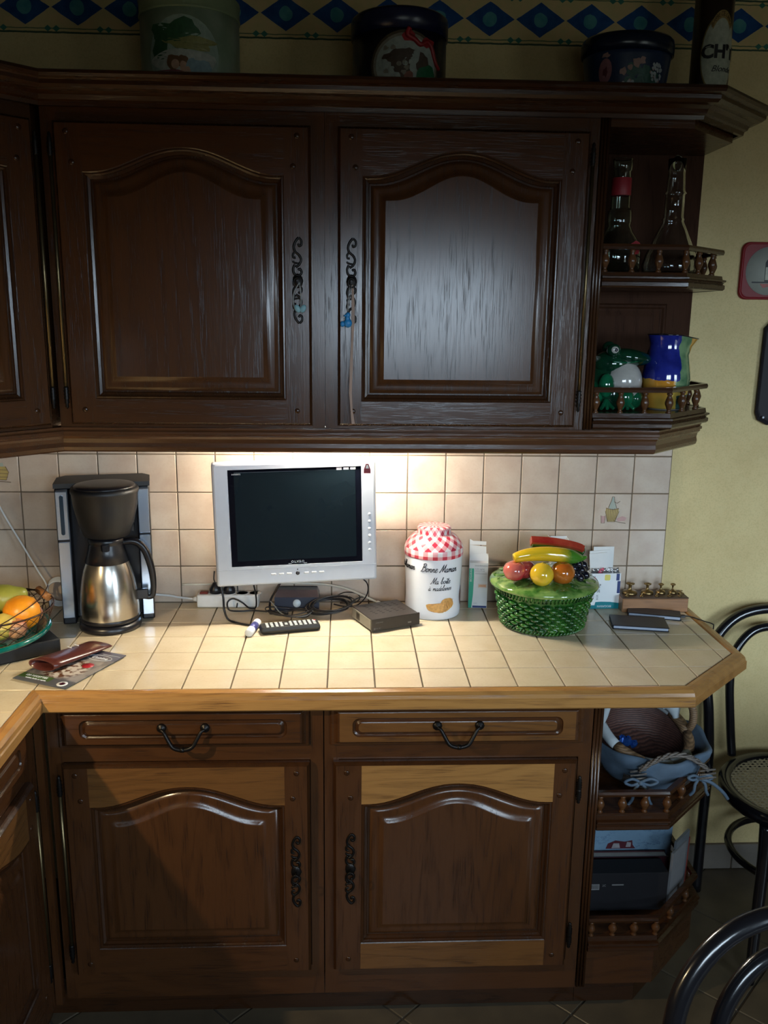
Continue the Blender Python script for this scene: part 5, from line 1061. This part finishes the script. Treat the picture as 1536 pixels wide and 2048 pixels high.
for (cs, cz, rr) in ((0, .05, .03), (.03, .07, .028), (-.02, .03, .03), (.05, .04, .03), (-.005, .085, .018)): blob(m, tap, cs, cz, rr, rr * .8, .0006, 16, 2, .3)
for (cs, cz, n_, r_) in ((-.018, .045, 36, .022), (.050, .082, 36, .020), (.07, .030, 22, .016)):
    for k in range(n_):
        a, q = random.uniform(0, 2 * PI), math.sqrt(random.random()) * r_; m.mi = 0 if random.random() < .8 else 1; blob(m, tap, cs + q * math.cos(a), cz + q * math.sin(a) * .95, .0036, .0036, .0014 + .0006 * random.random(), 6, 1, .2)
m.mi = 1
for (cs, cz, rr) in ((-.030, .082, .008), (.0, .100, .010), (.012, .105, .008), (-.015, .09, .006)): blob(m, tap, cs, cz, rr, rr, .0014, 10, 1, .3)
m.mi = 2; blob(m, tap, -.073, .085, .017, .027, .0012, 18, 2); blob(m, tap, .018, .010, .018, .022, .0014, 18, 2, .1); m.mi = 4; blob(m, tap, -.072, .083, .006, .010, .0018, 10, 1, .3); m.mi = 1; blob(m, tap, -.073, .118, .010, .005, .0014, 10, 1, .4); blob(m, tap, -.075, .052, .008, .010, .0014, 10, 1, .4)
part('flower_print', m, [P_('white_petals', (.38, .42, .45)), P_('peach_rose', (.34, .20, .17)), P_('dusty_pink_oval', (.26, .11, .12)), P_('dark_leaf_green', (.02, .09, .07)), P_('deep_red', (.10, .02, .03))], t3)
bt = thing('bottle_tube', 'tall dark brown beer gift tube with an oval cream label on the cabinet top', 'tube', (-.048, -.150, ZT))
m = MB(); m.lathe([(.001, 0), (.0445, 0), (.0455, .002), (.0455, .335), (.043, .338), (.001, .338)], (0, 0, 0), 40, caps=False); part('tube_body', m, plain('dark_brown_tin', (.020, .012, .007), .3), bt)
f_ = cylmap(.0456, .10); m = MB(); m.mi = 1; blob(m, f_, 0, .146, .046, .088, .0003, 32, 5); m.mi = 0; blob(m, f_, 0, .146, .043, .084, .0007, 32, 5)
part('oval_label', m, [P_('label_cream', (.40, .42, .33)), P_('label_gold', (.20, .15, .05))], bt)
def onf(s0, z0, e): return lambda v: f_(s0 + v.x, z0 + v.y, e + v.z)
m = MB(); text(m, "CH'TI", .040, onf(.006, .150, .0016), bold=.0016); m.M = Matrix(); script(m, f_, 'Blonde' if False else 'Bonde', .004, .070, .0062, .0005, .0014) if False else text(m, 'Blonde', .019, onf(.008, .113, .0014), shear=.4); m.box(0, 0, 0, 0, 0, 0) if False else None
part('lettering', m, M_INK, bt, kind='stuff')
m = MB(); m.mi = 0; L_ = []
for i in range(13):
    a = PI * (.78 - .56 * i / 12); L_.append((a,))
rows_ = [[f_(.033 * q * math.cos(a[0]), .146 + .080 * q * math.sin(a[0]) + .012, .0018) for a in L_] for q in (.82, 1.04)]
m.ring(rows_, False); m.mi = 1
for ch_, a in zip('BIERE DE GARDE', [PI * (.76 - .52 * i / 13) for i in range(14)]):
    if ch_ != ' ': text(m, ch_, .013, (lambda a: (lambda v: f_(.033 * .93 * math.cos(a) + v.x * .8, .146 + .080 * .93 * math.sin(a) + .012 + v.y, .0022)))(a))
part('arched_banner', m, [P_('banner_gold', (.30, .20, .06)), P_('banner_brown', (.07, .035, .01))], bt)
m = MB(); m.mi = 0
for s0 in (-.020, -.006, .010, .026): blob(m, f_, s0, .050, .006 if s0 != .010 else .010, .008, .001, 4, 1)
part('small_print', m, P_('label_white', (.35, .36, .30)), bt, kind='stuff')
# wooden ornament tip behind the cornice, far left
m = MB(); m.M = TR(-1.545, -.27, ZT + .0005); m.prism([(-.045, 0), (.040, 0), (.030, .012), (.014, .030), (.006, .036), (-.004, .036), (-.014, .026), (-.03, .018)], -.012, .012, 'y'); tag(part('wooden_ornament', m, W_M), 'dark peaked wooden ornament on the cabinet top left of the green tin', 'ornament')
# ---------------------------------------------- glass bottles
def glassm(name, col, rough=.02): g = NT(name); return g.fin(col, rough, trans=1, ior=1.45)
M_GL1 = glassm('clear_bottle_glass', (.80, .90, .86)); M_GL2 = glassm('clear_carafe_glass', (.90, .93, .92))
ZS = 1.8214
gb = thing('glass_bottle', 'tall ribbed clear bottle with red labels on the upper open shelf', 'bottle', (-.262, -.205, ZS))
m = MB(); out_ = [(.001, 0), (.050, 0), (.056, .006), (.057, .05), (.052, .075), (.036, .100), (.028, .115), (.030, .125), (.030, .150), (.026, .152), (.024, .160), (.023, .21), (.021, .240), (.024, .244), (.025, .268), (.023, .270)]
inn_ = [(r - .003, z + (.003 if z < .01 else 0)) for r, z in out_[1:]][::-1]; m.lathe(out_ + inn_ + [(.001, .004)], (0, 0, 0), 36, caps=False); part('glass', m, M_GL1, gb)
M_REDL = plain('dull_red_label', (.32, .02, .03), .5)
m = MB(); m.lathe([(.0238, .185), (.0242, .186), (.0238, .225), (.0230, .226)], (0, 0, 0), 24, caps=False); part('neck_label', m, M_REDL, gb); m = MB(); blob(m, cylmap(.0575, .6), 0, .062, .018, .016, .0006, 14, 2, .2); part('body_label', m, M_REDL, gb)
gc = thing('glass_carafe', 'clear conical glass carafe on the upper open shelf', 'carafe', (-.128, -.205, ZS))
m = MB(); out_ = [(.001, 0), (.060, 0), (.066, .006), (.067, .025), (.060, .050), (.045, .085), (.031, .116), (.0255, .128), (.0275, .132), (.0245, .136), (.0240, .190), (.0275, .193), (.0235, .198), (.0205, .240), (.0220, .272)]
inn_ = [(r - .003, z + (.003 if z < .01 else 0)) for r, z in out_[1:]][::-1]; m.lathe(out_ + inn_ + [(.001, .004)], (0, 0, 0), 36, caps=False); part('glass', m, M_GL2, gc); m = MB(); m.ell((0, 0, .262), (.0135, .0135, .020), 14, 10); part('stopper', m, M_GL1, gc)
# ---------------------------------------------- frog jug and painted jug
ZJ = 1.4924
M_FG = glaze('frog_green_glaze', (.004, .085, .035), (.008, .13, .055), .08); M_FD = glaze('frog_dark_green_glaze', (.003, .030, .015), (.006, .05, .022), .08); M_FW = glaze('frog_white_glaze', (.42, .40, .36), (.50, .47, .43), .12)
fr = thing('frog_jug', 'green and white glazed ceramic frog jug on the lower open shelf', 'jug', (-.254, -.215, ZJ), 0)
m = MB()
prof = [(.001, .001), (.060, .001), (.068, .010), (.070, .04), (.062, .075), (.052, .10), (.045, .115)]
m.lathe(prof, (0, .005, 0), 28, caps=False, sy=.85); m.ell((-.002, -.002, .112), (.052, .046, .034), 24, 14); part('body', m, M_FD, fr)
m = MB(); m.ell((.020, -.020, .068), (.048, .044, .054), 22, 14); part('belly', m, M_FW, fr)
m = MB(); m.M = RY(.12); m.ell((.018, -.012, .132), (.056, .044, .022), 24, 12); m.M = Matrix(); m.ell((-.014, -.038, .146), (.018, .014, .016), 16, 10); m.ell((-.006, .030, .150), (.017, .014, .016), 16, 10); part('head', m, M_FD, fr)
m = MB(); m.tube(crom([(-.02, -.052, .118), (.02, -.056, .117), (.055, -.044, .122), (.074, -.02, .128)], 5), .0022, 6); part('mouth', m, M_FG, fr)
m = MB(); m.mi = 0; m.ell((-.014, -.0485, .147), (.010, .0045, .009), 14, 8); m.mi = 1; m.ell((-.012, -.0525, .147), (.0042, .002, .0042), 10, 6); part('eye', m, [M_FW, M_BLK], fr)
for sx_, y_ in ((-.030, -.050), (.020, -.052)):
    m = MB(); m.ell((sx_, y_, .060 if sx_ < 0 else .030), (.020, .016, .030 if sx_ < 0 else .026), 16, 10)
    for q in (-1, 0, 1): m.tube(crom([(sx_, y_ - .006, .024), (sx_ + q * .010, y_ - .016, .010), (sx_ + q * .016, y_ - .022, .0045)], 4), lambda t: .0058 - .0016 * t, 8)
    part('leg', m, M_FG, fr)
m = MB(); m.ell((-.052, -.020, .035), (.024, .034, .034), 18, 12); m.ell((.050, -.022, .026), (.022, .030, .026), 18, 12); part('haunches', m, M_FG, fr, kind='stuff')
m = MB(); m.M = TR(-.052, .01, .125) @ RY(-.9); m.lathe([(.010, 0), (.020, .02), (.026, .034), (.024, .034), (.017, .02), (.007, .002)], (0, 0, 0), 18, caps=False); part('spout', m, M_FW, fr)
pj = thing('painted_jug', 'blue, orange and green painted ceramic jug on the lower open shelf', 'jug', (-.117, -.215, ZJ))
g = NT('hand_painted_glaze'); v, x, y, z = g.xyz(); n1 = g.noise(v, 22, 3); n2 = g.noise(v, 9, 2)
sx_ = g.m_('ADD', x, g.m_('MULTIPLY', g.m_('SUBTRACT', n1, .5), .03)); sz_ = g.m_('ADD', z, g.m_('MULTIPLY', g.m_('SUBTRACT', n1, .5), .03))
c_ = g.mix(g.ramp(n2, .4, .6), (.62, .26, .03), (.50, .34, .06)); grn = g.m_('MULTIPLY', g.m_('LESS_THAN', g.m_('ABSOLUTE', g.m_('SUBTRACT', sx_, .028)), .020), g.m_('GREATER_THAN', sz_, .05)); c_ = g.mix(grn, c_, g.mix(g.ramp(n1, .4, .6), (.07, .16, .08), (.20, .32, .16)))
blu = g.m_('MULTIPLY', g.m_('LESS_THAN', sx_, .016), g.m_('GREATER_THAN', sz_, .075)); c_ = g.mix(blu, c_, g.mix(g.ramp(n1, .4, .6), (.010, .016, .16), (.02, .03, .26))); lowg = g.m_('MULTIPLY', g.m_('GREATER_THAN', sx_, .015), g.m_('LESS_THAN', sz_, .04)); c_ = g.mix(lowg, c_, (.03, .08, .07)); M_JUG = g.fin(c_, .08, coat=.6, crough=.04)
m = MB(); prof = [(.001, .001), (.044, .001), (.048, .006), (.056, .04), (.060, .075), (.056, .105), (.047, .135), (.046, .158), (.053, .178)]; L_ = []
for r, z in prof[1:]:
    k_ = max(0, (z - .12) / .058); L_.append([(r * math.cos(a) + (.022 * k_ * max(0, math.cos(a)) ** 6), r * math.sin(a) * (1 - .12 * k_), z - .010 * k_ * max(0, math.cos(a)) ** 2 + .006 * k_) for a in [2 * PI * i / 40 for i in range(40)]])
m.ring(L_, True, sm=True, capa=True); part('body', m, M_JUG, pj)
m = MB(); top = L_[-1]; L2 = [[(x * .95, y * .95, z) for x, y, z in top]] + [[(x * .93, y * .93, z - .002) for x, y, z in l] for l in L_[::-1][1:]]; m.ring([top] + L2, True, sm=True, capb=True); part('inside', m, plain('grey_white_glaze', (.42, .45, .47), .2), pj)
m = MB(); m.tube([(x, y, z + .0006) for x, y, z in top], .0016, 6, True); part('rim', m, M_BLK, pj)
m = MB(); m.tube(crom([(-.010, .045, .15), (-.018, .072, .15), (-.020, .085, .11), (-.018, .076, .07), (-.012, .052, .05)], 6), .006, 8); part('handle', m, M_JUG, pj)
# ---------------------------------------------- wall sign and tray
sg = thing('wall_sign', 'small square red enamel sign with a bottle picture on the yellow wall', 'sign', (.222, .006, 1.846))
M_REDE = plain('red_enamel', (.22, .008, .012), .4, spec=.3)
m = MB(); m.ring([[(x * s, y, z * s) for x, z in rrect(.156, .152, .022, 6)] for s, y in ((1, 0), (1, -.006), (.985, -.009), (.95, -.010), (.93, -.0085), (.90, -.0085))], True, capb=True, sm=True); part('enamel_plate', m, M_REDE, sg)
m = MB(); m.lathe([(.0005, -.0095), (.064, -.0095), (.064, -.008)], (0, 0, 0), 40, ax='y', caps=False); part('white_disc', m, plain('sign_grey_white', (.36, .37, .32), .5, spec=.2), sg)
m = MB(); m.mi = 0; m.prism([(-.010, -.028), (.010, -.028), (.011, .022), (.005, .032), (.0045, .046), (-.0045, .046), (-.005, .032), (-.011, .022)], -.0102, -.0096, 'y'); m.prism([(-.045, -.032), (.045, -.032), (.045, -.0285), (-.045, -.0285)], -.0102, -.0096, 'y'); m.mi = 1; m.prism([(-.009, -.024), (.009, -.024), (.0095, .010), (-.0095, .010)], -.0107, -.0101, 'y'); m.mi = 2; m.prism([(-.004, .046), (.004, .046), (.004, .056), (-.004, .056)], -.0102, -.0096, 'y'); m.prism([(-.022, -.034), (.022, -.034), (.012, -.045), (0, -.042), (-.012, -.045)], -.0102, -.0096, 'y'); part('bottle_picture', m, [M_INK, P_('label_pale', (.42, .42, .33)), P_('sign_red', (.35, .05, .03))], sg)
ty = thing('wall_tray', 'dark serving tray hanging on the yellow wall at the right frame edge', 'tray', (.335, .004, 1.575))
Lp = [(-.082, .150), (-.110, .118), (-.112, -.115), (-.104, -.135), (-.075, -.150), (.11, -.150), (.11, .150)]
m = MB(); m.ring([[(x * s, y, z * s) for x, z in Lp] for s, y in ((.93, 0), (1, -.010), (.985, -.013), (.93, -.008), (.90, -.007))], True, capa=True, capb=True); part('tray_body', m, plain('dark_lacquer', (.018, .014, .016), .5, spec=.25), ty)
m = MB(); m.lathe([(.001, -.016), (.003, -.0155), (.004, -.012)], (-.088, 0, -.128), 10, ax='y'); part('stud', m, M_SILVER, ty)
# ---------------------------------------------- baskets on the low shelf
def wicker(name, c1, c2): 
    g = NT(name); v, x, y, z = g.xyz(); a = g.n('TexWave'); a.inputs['Scale'].default_value = 60; a.inputs['Distortion'].default_value = 3; a.bands_direction = 'Z'; g.put(a.inputs[0], v); n1 = g.noise(v, 120, 3); g.bump(a.outputs[1], .4, .002); return g.fin(g.mix(g.m_('MULTIPLY', a.outputs[1], n1), c2, c1), .6)
M_WK1 = wicker('brown_wicker', (.16, .065, .045), (.03, .012, .010)); M_WK2 = wicker('grey_wicker', (.30, .26, .22), (.06, .05, .045)); M_CL1 = plain('blue_denim_liner', (.075, .115, .165), .8, vs=30, var=.2); M_CL2 = plain('off_white_cloth', (.38, .42, .44), .8, vs=25, var=.15); M_TANW = wicker('tan_wicker', (.34, .20, .10), (.12, .07, .035))
ob = thing('lined_basket', 'large shallow basket with grey blue cloth liner tied in bows', 'basket', (-.150, -.395, .5762))
m = MB(); m.lathe([(.001, .001), (.10, .001), (.115, .006), (.130, .045), (.142, .075), (.139, .077), (.125, .045), (.108, .010), (.001, .006)], (0, 0, 0), 48, caps=False); part('wicker_body', m, M_WK2, ob)
m = MB(); L_ = []
for r, z in ((.1155, .012), (.128, .030), (.137, .050), (.146, .070), (.150, .090), (.146, .098), (.135, .094), (.118, .062), (.105, .030)):
    L_.append([((r + .004 * math.sin(7 * a + z * 60)) * math.cos(a), (r + .004 * math.sin(7 * a + z * 60)) * math.sin(a) * 1.0, z + .004 * math.sin(5 * a)) for a in [2 * PI * i / 56 for i in range(56)]])
m.ring(L_, True, sm=True); part('cloth_liner', m, M_CL1, ob)
m = MB()
for sg_ in (0,):
    for q in range(3):
        m.tube([(-.075 + .17 * t, -.146 - .012 * math.sin(PI * t) + .004 * math.sin(18 * t + q * 2.1), .078 + .047 * math.sin(PI * t) + .004 * math.cos(18 * t + q * 2.1)) for t in [i / 24 for i in range(25)]], .0036, 6)
part('braided_handle', m, M_WK2, ob, kind='stuff')
def bow(m, c, s):
    for sx_ in (-1, 1):
        m.tube(crom([c, (c[0] + sx_ * .022 * s, c[1] - .006, c[2] + .012 * s), (c[0] + sx_ * .040 * s, c[1] - .006, c[2] + .004 * s), (c[0] + sx_ * .022 * s, c[1] - .004, c[2] - .006 * s), c], 5), .0036, 6)
        m.tube(crom([c, (c[0] + sx_ * .016 * s, c[1] - .008, c[2] - .018 * s), (c[0] + sx_ * .020 * s, c[1] - .010, c[2] - .040 * s), (c[0] + sx_ * .030 * s, c[1] - .006, c[2] - .058 * s)], 5), .0040, 6)
    m.ell((c[0], c[1] - .004, c[2]), .0065, 10, 6)
m = MB(); bow(m, (-.072, -.155, .052), 1.0); part('bow', m, M_CL1, ob)
m = MB(); bow(m, (.078, -.140, .054), .75); m.tube(crom([(.078, -.146, .054), (.105, -.150, .045), (.135, -.150, .020), (.150, -.148, .000)], 5), .0045, 6); part('bow', m, M_CL1, ob)
for (a, b) in ((-.075, .070), (.095, .070)):
    m = MB()
    for k in range(3): m.tube([(a - .02, -.150 + .004 * k, b - .014 + k * .008), (a + .02, -.149 + .004 * k, b - .010 + k * .008)], .0026, 6)
    part('wicker_patch', m, M_WK2, ob, kind='stuff')
ib = thing('wicker_basket', 'dark brown wicker basket with cloth wrapped rim stacked on the lined basket', 'basket', (-.165, -.375, .664))
M_PAPG = plain('shaded_white_paper', (.22, .22, .23), .7)  # white paper with the low shelf's shade put into its colour
TL = RX(math.radians(22)) @ RY(math.radians(10))
m = MB(); m.M = TL; m.lathe([(.001, -.062), (.075, -.062), (.095, -.050), (.112, -.018), (.118, .022), (.115, .022), (.108, -.016), (.090, -.044), (.072, -.055), (.001, -.055)], (0, 0, 0), 48, caps=False); part('wicker_body', m, M_WK1, ib)
for k in range(10):
    m = MB(); m.M = TL; a0, a1 = 2 * PI * k / 10, 2 * PI * (k + 1) / 10
    m.tube([(.118 * math.cos(a0 + (a1 - a0) * t), .118 * math.sin(a0 + (a1 - a0) * t), .024) for t in (0, .25, .5, .75, 1)], lambda t: .0125 + .0015 * math.sin(PI * t), 10); part('rim_wrap', m, M_CL2 if k % 3 else M_TANW, ib, label='white cloth wrap on the rim' if k % 3 else 'bare tan wicker stretch of the rim')
for a0 in (.35, PI - .25):
    m = MB(); m.M = TL; c, s = math.cos(a0), math.sin(a0); tx, ty_ = -s, c
    m.tube(crom([(.118 * c + tx * q * .034, .118 * s + ty_ * q * .034, .026 + h) for q, h in ((-1, 0), (-1.05, .03), (-.6, .058), (0, .066), (.6, .058), (1.05, .03), (1, 0))], 5), .010, 10); part('handle', m, [M_TANW, M_CL2][a0 > 1], ib)
m = MB(); m.M = TL; m.tube(crom([(.10, .045, .03), (.085, .065, .055), (.07, .085, .05), (.05, .10, .03)], 5), lambda t: .022 * math.sin(PI * max(.08, min(.95, t))) + .004, 10); part('cloth_knot', m, M_CL2, ib)
cnd = thing('foil_sweet', 'crumpled shiny blue foil wrapper inside the brown wicker basket', 'wrapper', (-.205, -.385, .650))
m = MB(); random.seed(9)
m.ell((0, 0, 0), (.018, .012, .013), 8, 6, sm=False); m.ell((.018, -.004, -.006), (.010, .008, .009), 7, 5, sm=False); m.ell((-.014, 0, .006), (.009, .008, .011), 7, 5, sm=False)
for v_ in m.bm.verts: v_.co += Vector((random.uniform(-.003, .003), random.uniform(-.003, .003), random.uniform(-.003, .003)))
part('foil', m, plain('blue_foil', (.02, .08, .32), .25, metal=.6), cnd)
# ---------------------------------------------- books and box on the lowest shelf
g = NT('pale_blue_illustrated_cover'); v, x, y, z = g.xyz(); n1 = g.noise(g.vec(g.m_('MULTIPLY', x, 14), 0, g.m_('MULTIPLY', z, 26)), 1, 6, .7); n2 = g.noise(v, 6, 2)
c_ = g.mix(g.ramp(n2, .35, .65), (.16, .26, .36), (.22, .36, .50)); c_ = g.mix(g.m_('MULTIPLY', g.ramp(g.m_('ABSOLUTE', g.m_('SUBTRACT', n1, .52)), 0, .02, 1, 0), g.ramp(n2, .5, .6)), c_, (.03, .08, .18)); M_BB = g.fin(c_, .35)
M_PAPG2 = plain('shaded_page_edges', (.30, .29, .27), .8)
def book(name, label, x0, x1, y0, y1, z0, z1, mat, tilt=0, rz=0, cat='book'):
    t = thing(name, label, cat, ((x0 + x1) / 2, (y0 + y1) / 2, z0), rz); hx, hy, h = (x1 - x0) / 2, (y1 - y0) / 2, z1 - z0
    m = MB(); m.M = RX(tilt); m.box(-hx, hx, -hy, -hy + .002, .0008, h); m.box(-hx, hx, hy - .002, hy, .0008, h); m.box(-hx, -hx + .002, -hy, hy, .0008, h); part('cover', m, mat, t)
    m = MB(); m.M = RX(tilt); m.box(-hx + .0022, hx - .003, -hy + .0022, hy - .0022, .003, h - .003); part('pages', m, M_PAPG2, t); return t
ZL = .2406
bkb = book('picture_book', 'large pale blue illustrated book at the back of the lowest shelf', -.315, -.062, -.385, -.370, ZL, .445, M_BB)
m = MB(); m.mi = 0; m.prism([(-.05, .098), (-.045, .113), (-.025, .122), (.0, .118), (.02, .122), (.022, .108), (.03, .098)], -.0085, -.0077, 'y'); m.mi = 1; m.prism([(-.035, .100), (-.03, .114), (-.015, .114), (-.012, .100)], -.0092, -.0086, 'y'); m.prism([(.003, .103), (.006, .118), (.017, .116), (.016, .103)], -.0092, -.0086, 'y'); part('cover_drawing', m, [P_('maroon_figures', (.10, .02, .03)), P_('pale_figures', (.34, .32, .34))], bkb)
book('large_book', 'maroon edged book standing between the blue book and the black box', -.312, -.083, -.425, -.398, ZL, .340, plain('maroon_cover', (.05, .012, .018), .4))
bb2 = thing('black_box', 'black cardboard box with barcode label at the front of the lowest shelf', 'box', (-.210, -.475, ZL))
m = MB(); m.box(-.110, .098, -.030, .030, .001, .108, .001, 1); part('carton', m, plain('black_card', (.012, .012, .015), .7, spec=.25), bb2); part('page_edge', MB().box(-.108, .096, -.026, .028, .0863, .0885), plain('grey_card', (.20, .19, .17), .7), bb2)
m = MB(); m.mi = 0; m.prism([(-.100, .062), (-.078, .062), (-.078, .078), (-.100, .078)], -.0308, -.0301, 'y'); m.mi = 1
for k in range(9): m.prism([(-.098 + k * .0021, .065), (-.0972 + k * .0021, .065), (-.0972 + k * .0021, .076), (-.098 + k * .0021, .076)], -.0312, -.0306, 'y')
m.mi = 0; text(m, '3C', .008, TR(-.066, -.0307, .074) @ FLATY); m.prism([(-.046, .074), (-.016, .074), (-.016, .077), (-.046, .077)], -.0308, -.0301, 'y'); part('barcode_label', m, [plain('label_grey', (.22, .22, .22), .5), M_INK], bb2)
for k, (x, y, h, rz, mat, lab) in enumerate(((-.074, -.457, .150, -1.285, M_PAPG, 'pale folded papers standing upright right of the black box'), (-.060, -.437, .170, -1.285, plain('grey_translucent_folder', (.16, .18, .20), .4), 'grey folder standing at the right end of the lowest shelf'), (-.048, -.418, .135, -1.285, plain('red_printed_brochure', (.30, .05, .04), .5), 'brochure with a red edge behind the grey folder'))):
    t = thing('paper_folder' if k != 2 else 'brochure', lab, 'papers', (x, y, ZL), rz + .5); m = MB(); m.M = RY(.02); m.box(-.003, .003, -.040, .040, .002, h); part('sheets', m, mat, t)
mg2 = thing('magazine', 'flat grey magazine lying under the lined basket rail', 'magazine', (-.28, -.50, .5757)); part('sheets', MB().box(-.05, .04, -.05, .05, .0, .0), M_PAPER, mg2) if False else C.objects.unlink(mg2)
if mg2.name in bpy.data.objects: TM.pop(mg2); bpy.data.objects.remove(mg2)
for k, (x, lab) in enumerate(((-.29, 'dark glass jar at the left behind the lowest shelf rail'),)):
    pass
# ---------------------------------------------- bentwood chairs
M_BENT = plain('black_lacquered_bentwood', (.007, .007, .009), .2, coat=.15, var=.1)
M_CANE = plain('pale_woven_cane', (.42, .36, .24), .55, vs=200, var=.2)
def chair(label, loc, rz, group=None):
    """origin at the floor under the seat centre; back towards +y."""
    t = thing('bentwood_chair', label, 'chair', loc, rz, group)
    ZSE = .455; R0 = .205
    hoop = [(-.170, .190, .002), (-.176, .180, .22), (-.182, .168, .44), (-.188, .185, .59), (-.191, .213, .70), (-.168, .234, .798), (-.100, .247, .868), (0, .251, .890)]
    full = crom(hoop + [(-x, y, z) for x, y, z in hoop[::-1][1:]], 6)
    m = MB(); m.tube(full, .0150, 12); part('back_hoop', m, M_BENT, t)
    ih = [(-.110, .176, .462), (-.118, .190, .56), (-.122, .211, .68), (-.110, .225, .762), (-.062, .236, .822), (0, .240, .838)]
    m = MB(); m.tube(crom(ih + [(-x, y, z) for x, y, z in ih[::-1][1:]], 6), .0125, 10); part('inner_hoop', m, M_BENT, t)
    m = MB(); m.lathe([(R0 - .036, ZSE - .030), (R0 - .006, ZSE - .034), (R0, ZSE - .026), (R0 + .001, ZSE - .006), (R0 - .006, ZSE + .003), (R0 - .020, ZSE + .003), (R0 - .032, ZSE - .001), (R0 - .036, ZSE - .030)], (0, 0, 0), 64, caps=False); part('seat_ring', m, M_BENT, t)
    m = MB(); Rc = R0 - .026; st = .0135
    def strip(p, q, w_, z):
        d = (Vector(q) - Vector(p)); 
        if d.length < .01: return
        n_ = Vector((-d.y, d.x)).normalized() * w_ / 2; L_ = [(p[0] + n_.x, p[1] + n_.y), (q[0] + n_.x, q[1] + n_.y), (q[0] - n_.x, q[1] - n_.y), (p[0] - n_.x, p[1] - n_.y)]; m.prism(L_, z, z + .0008)
    kk = int(Rc / st)
    for i in range(-kk, kk + 1):
        c = i * st; h = math.sqrt(max(0, Rc * Rc - c * c))
        strip((c, -h), (c, h), .0052, ZSE - .0065); strip((-h, c), (h, c), .0052, ZSE - .0055)
    k2_ = int(Rc / (st * .7071))
    for i in range(-k2_, k2_ + 1):
        c = (i + .5) * st * .7071 * 1.0
        if abs(c) >= Rc or i % 2: continue
        h = math.sqrt(Rc * Rc - c * c); k_ = .70711
        for s_ in (1, -1): strip((c * k_ - h * k_ * s_, c * k_ * s_ + h * k_), (c * k_ + h * k_ * s_, c * k_ * s_ - h * k_), .0028, ZSE - .0045)
    part('cane_weave', m, M_CANE, t, kind='stuff')
    for sx in (-1, 1):
        m = MB(); m.tube(crom([(sx * .180, -.195, .002), (sx * .172, -.180, .15), (sx * .158, -.155, .32), (sx * .150, -.135, .428)], 6), lambda t_: .0125 + .0055 * t_, 12); part('leg', m, M_BENT, t)
    m = MB(); m.tube([(.165 * math.cos(a), .165 * math.sin(a) - .004, .262) for a in [2 * PI * i / 48 for i in range(48)]], .0105, 8, True); part('stretcher_ring', m, M_BENT, t)
    return t
chair('black bentwood chair with a round cane seat standing against the yellow wall', (.318, -.295, .001), 0)
chair('black bentwood chair cut off at the lower right, only its back hoops showing', (-.262, -1.61, .001), .12)
# dining table right of the frame; its edge shades the lower wall
dt = thing('dining_table', 'dark round-edged wooden dining table standing right of the frame by the chair', 'table', (.95, -1.0, .001))
m = MB(); m.box(-.66, .60, -.90, .36, .715, .745, .012); part('tabletop', m, W_H, dt)
for a, b in ((-.56, -.80), (.52, -.80), (-.48, .28), (.52, .28)): part('leg', MB().box(a - .03, a + .03, b - .03, b + .03, .001, .714, .004), W_V, dt)
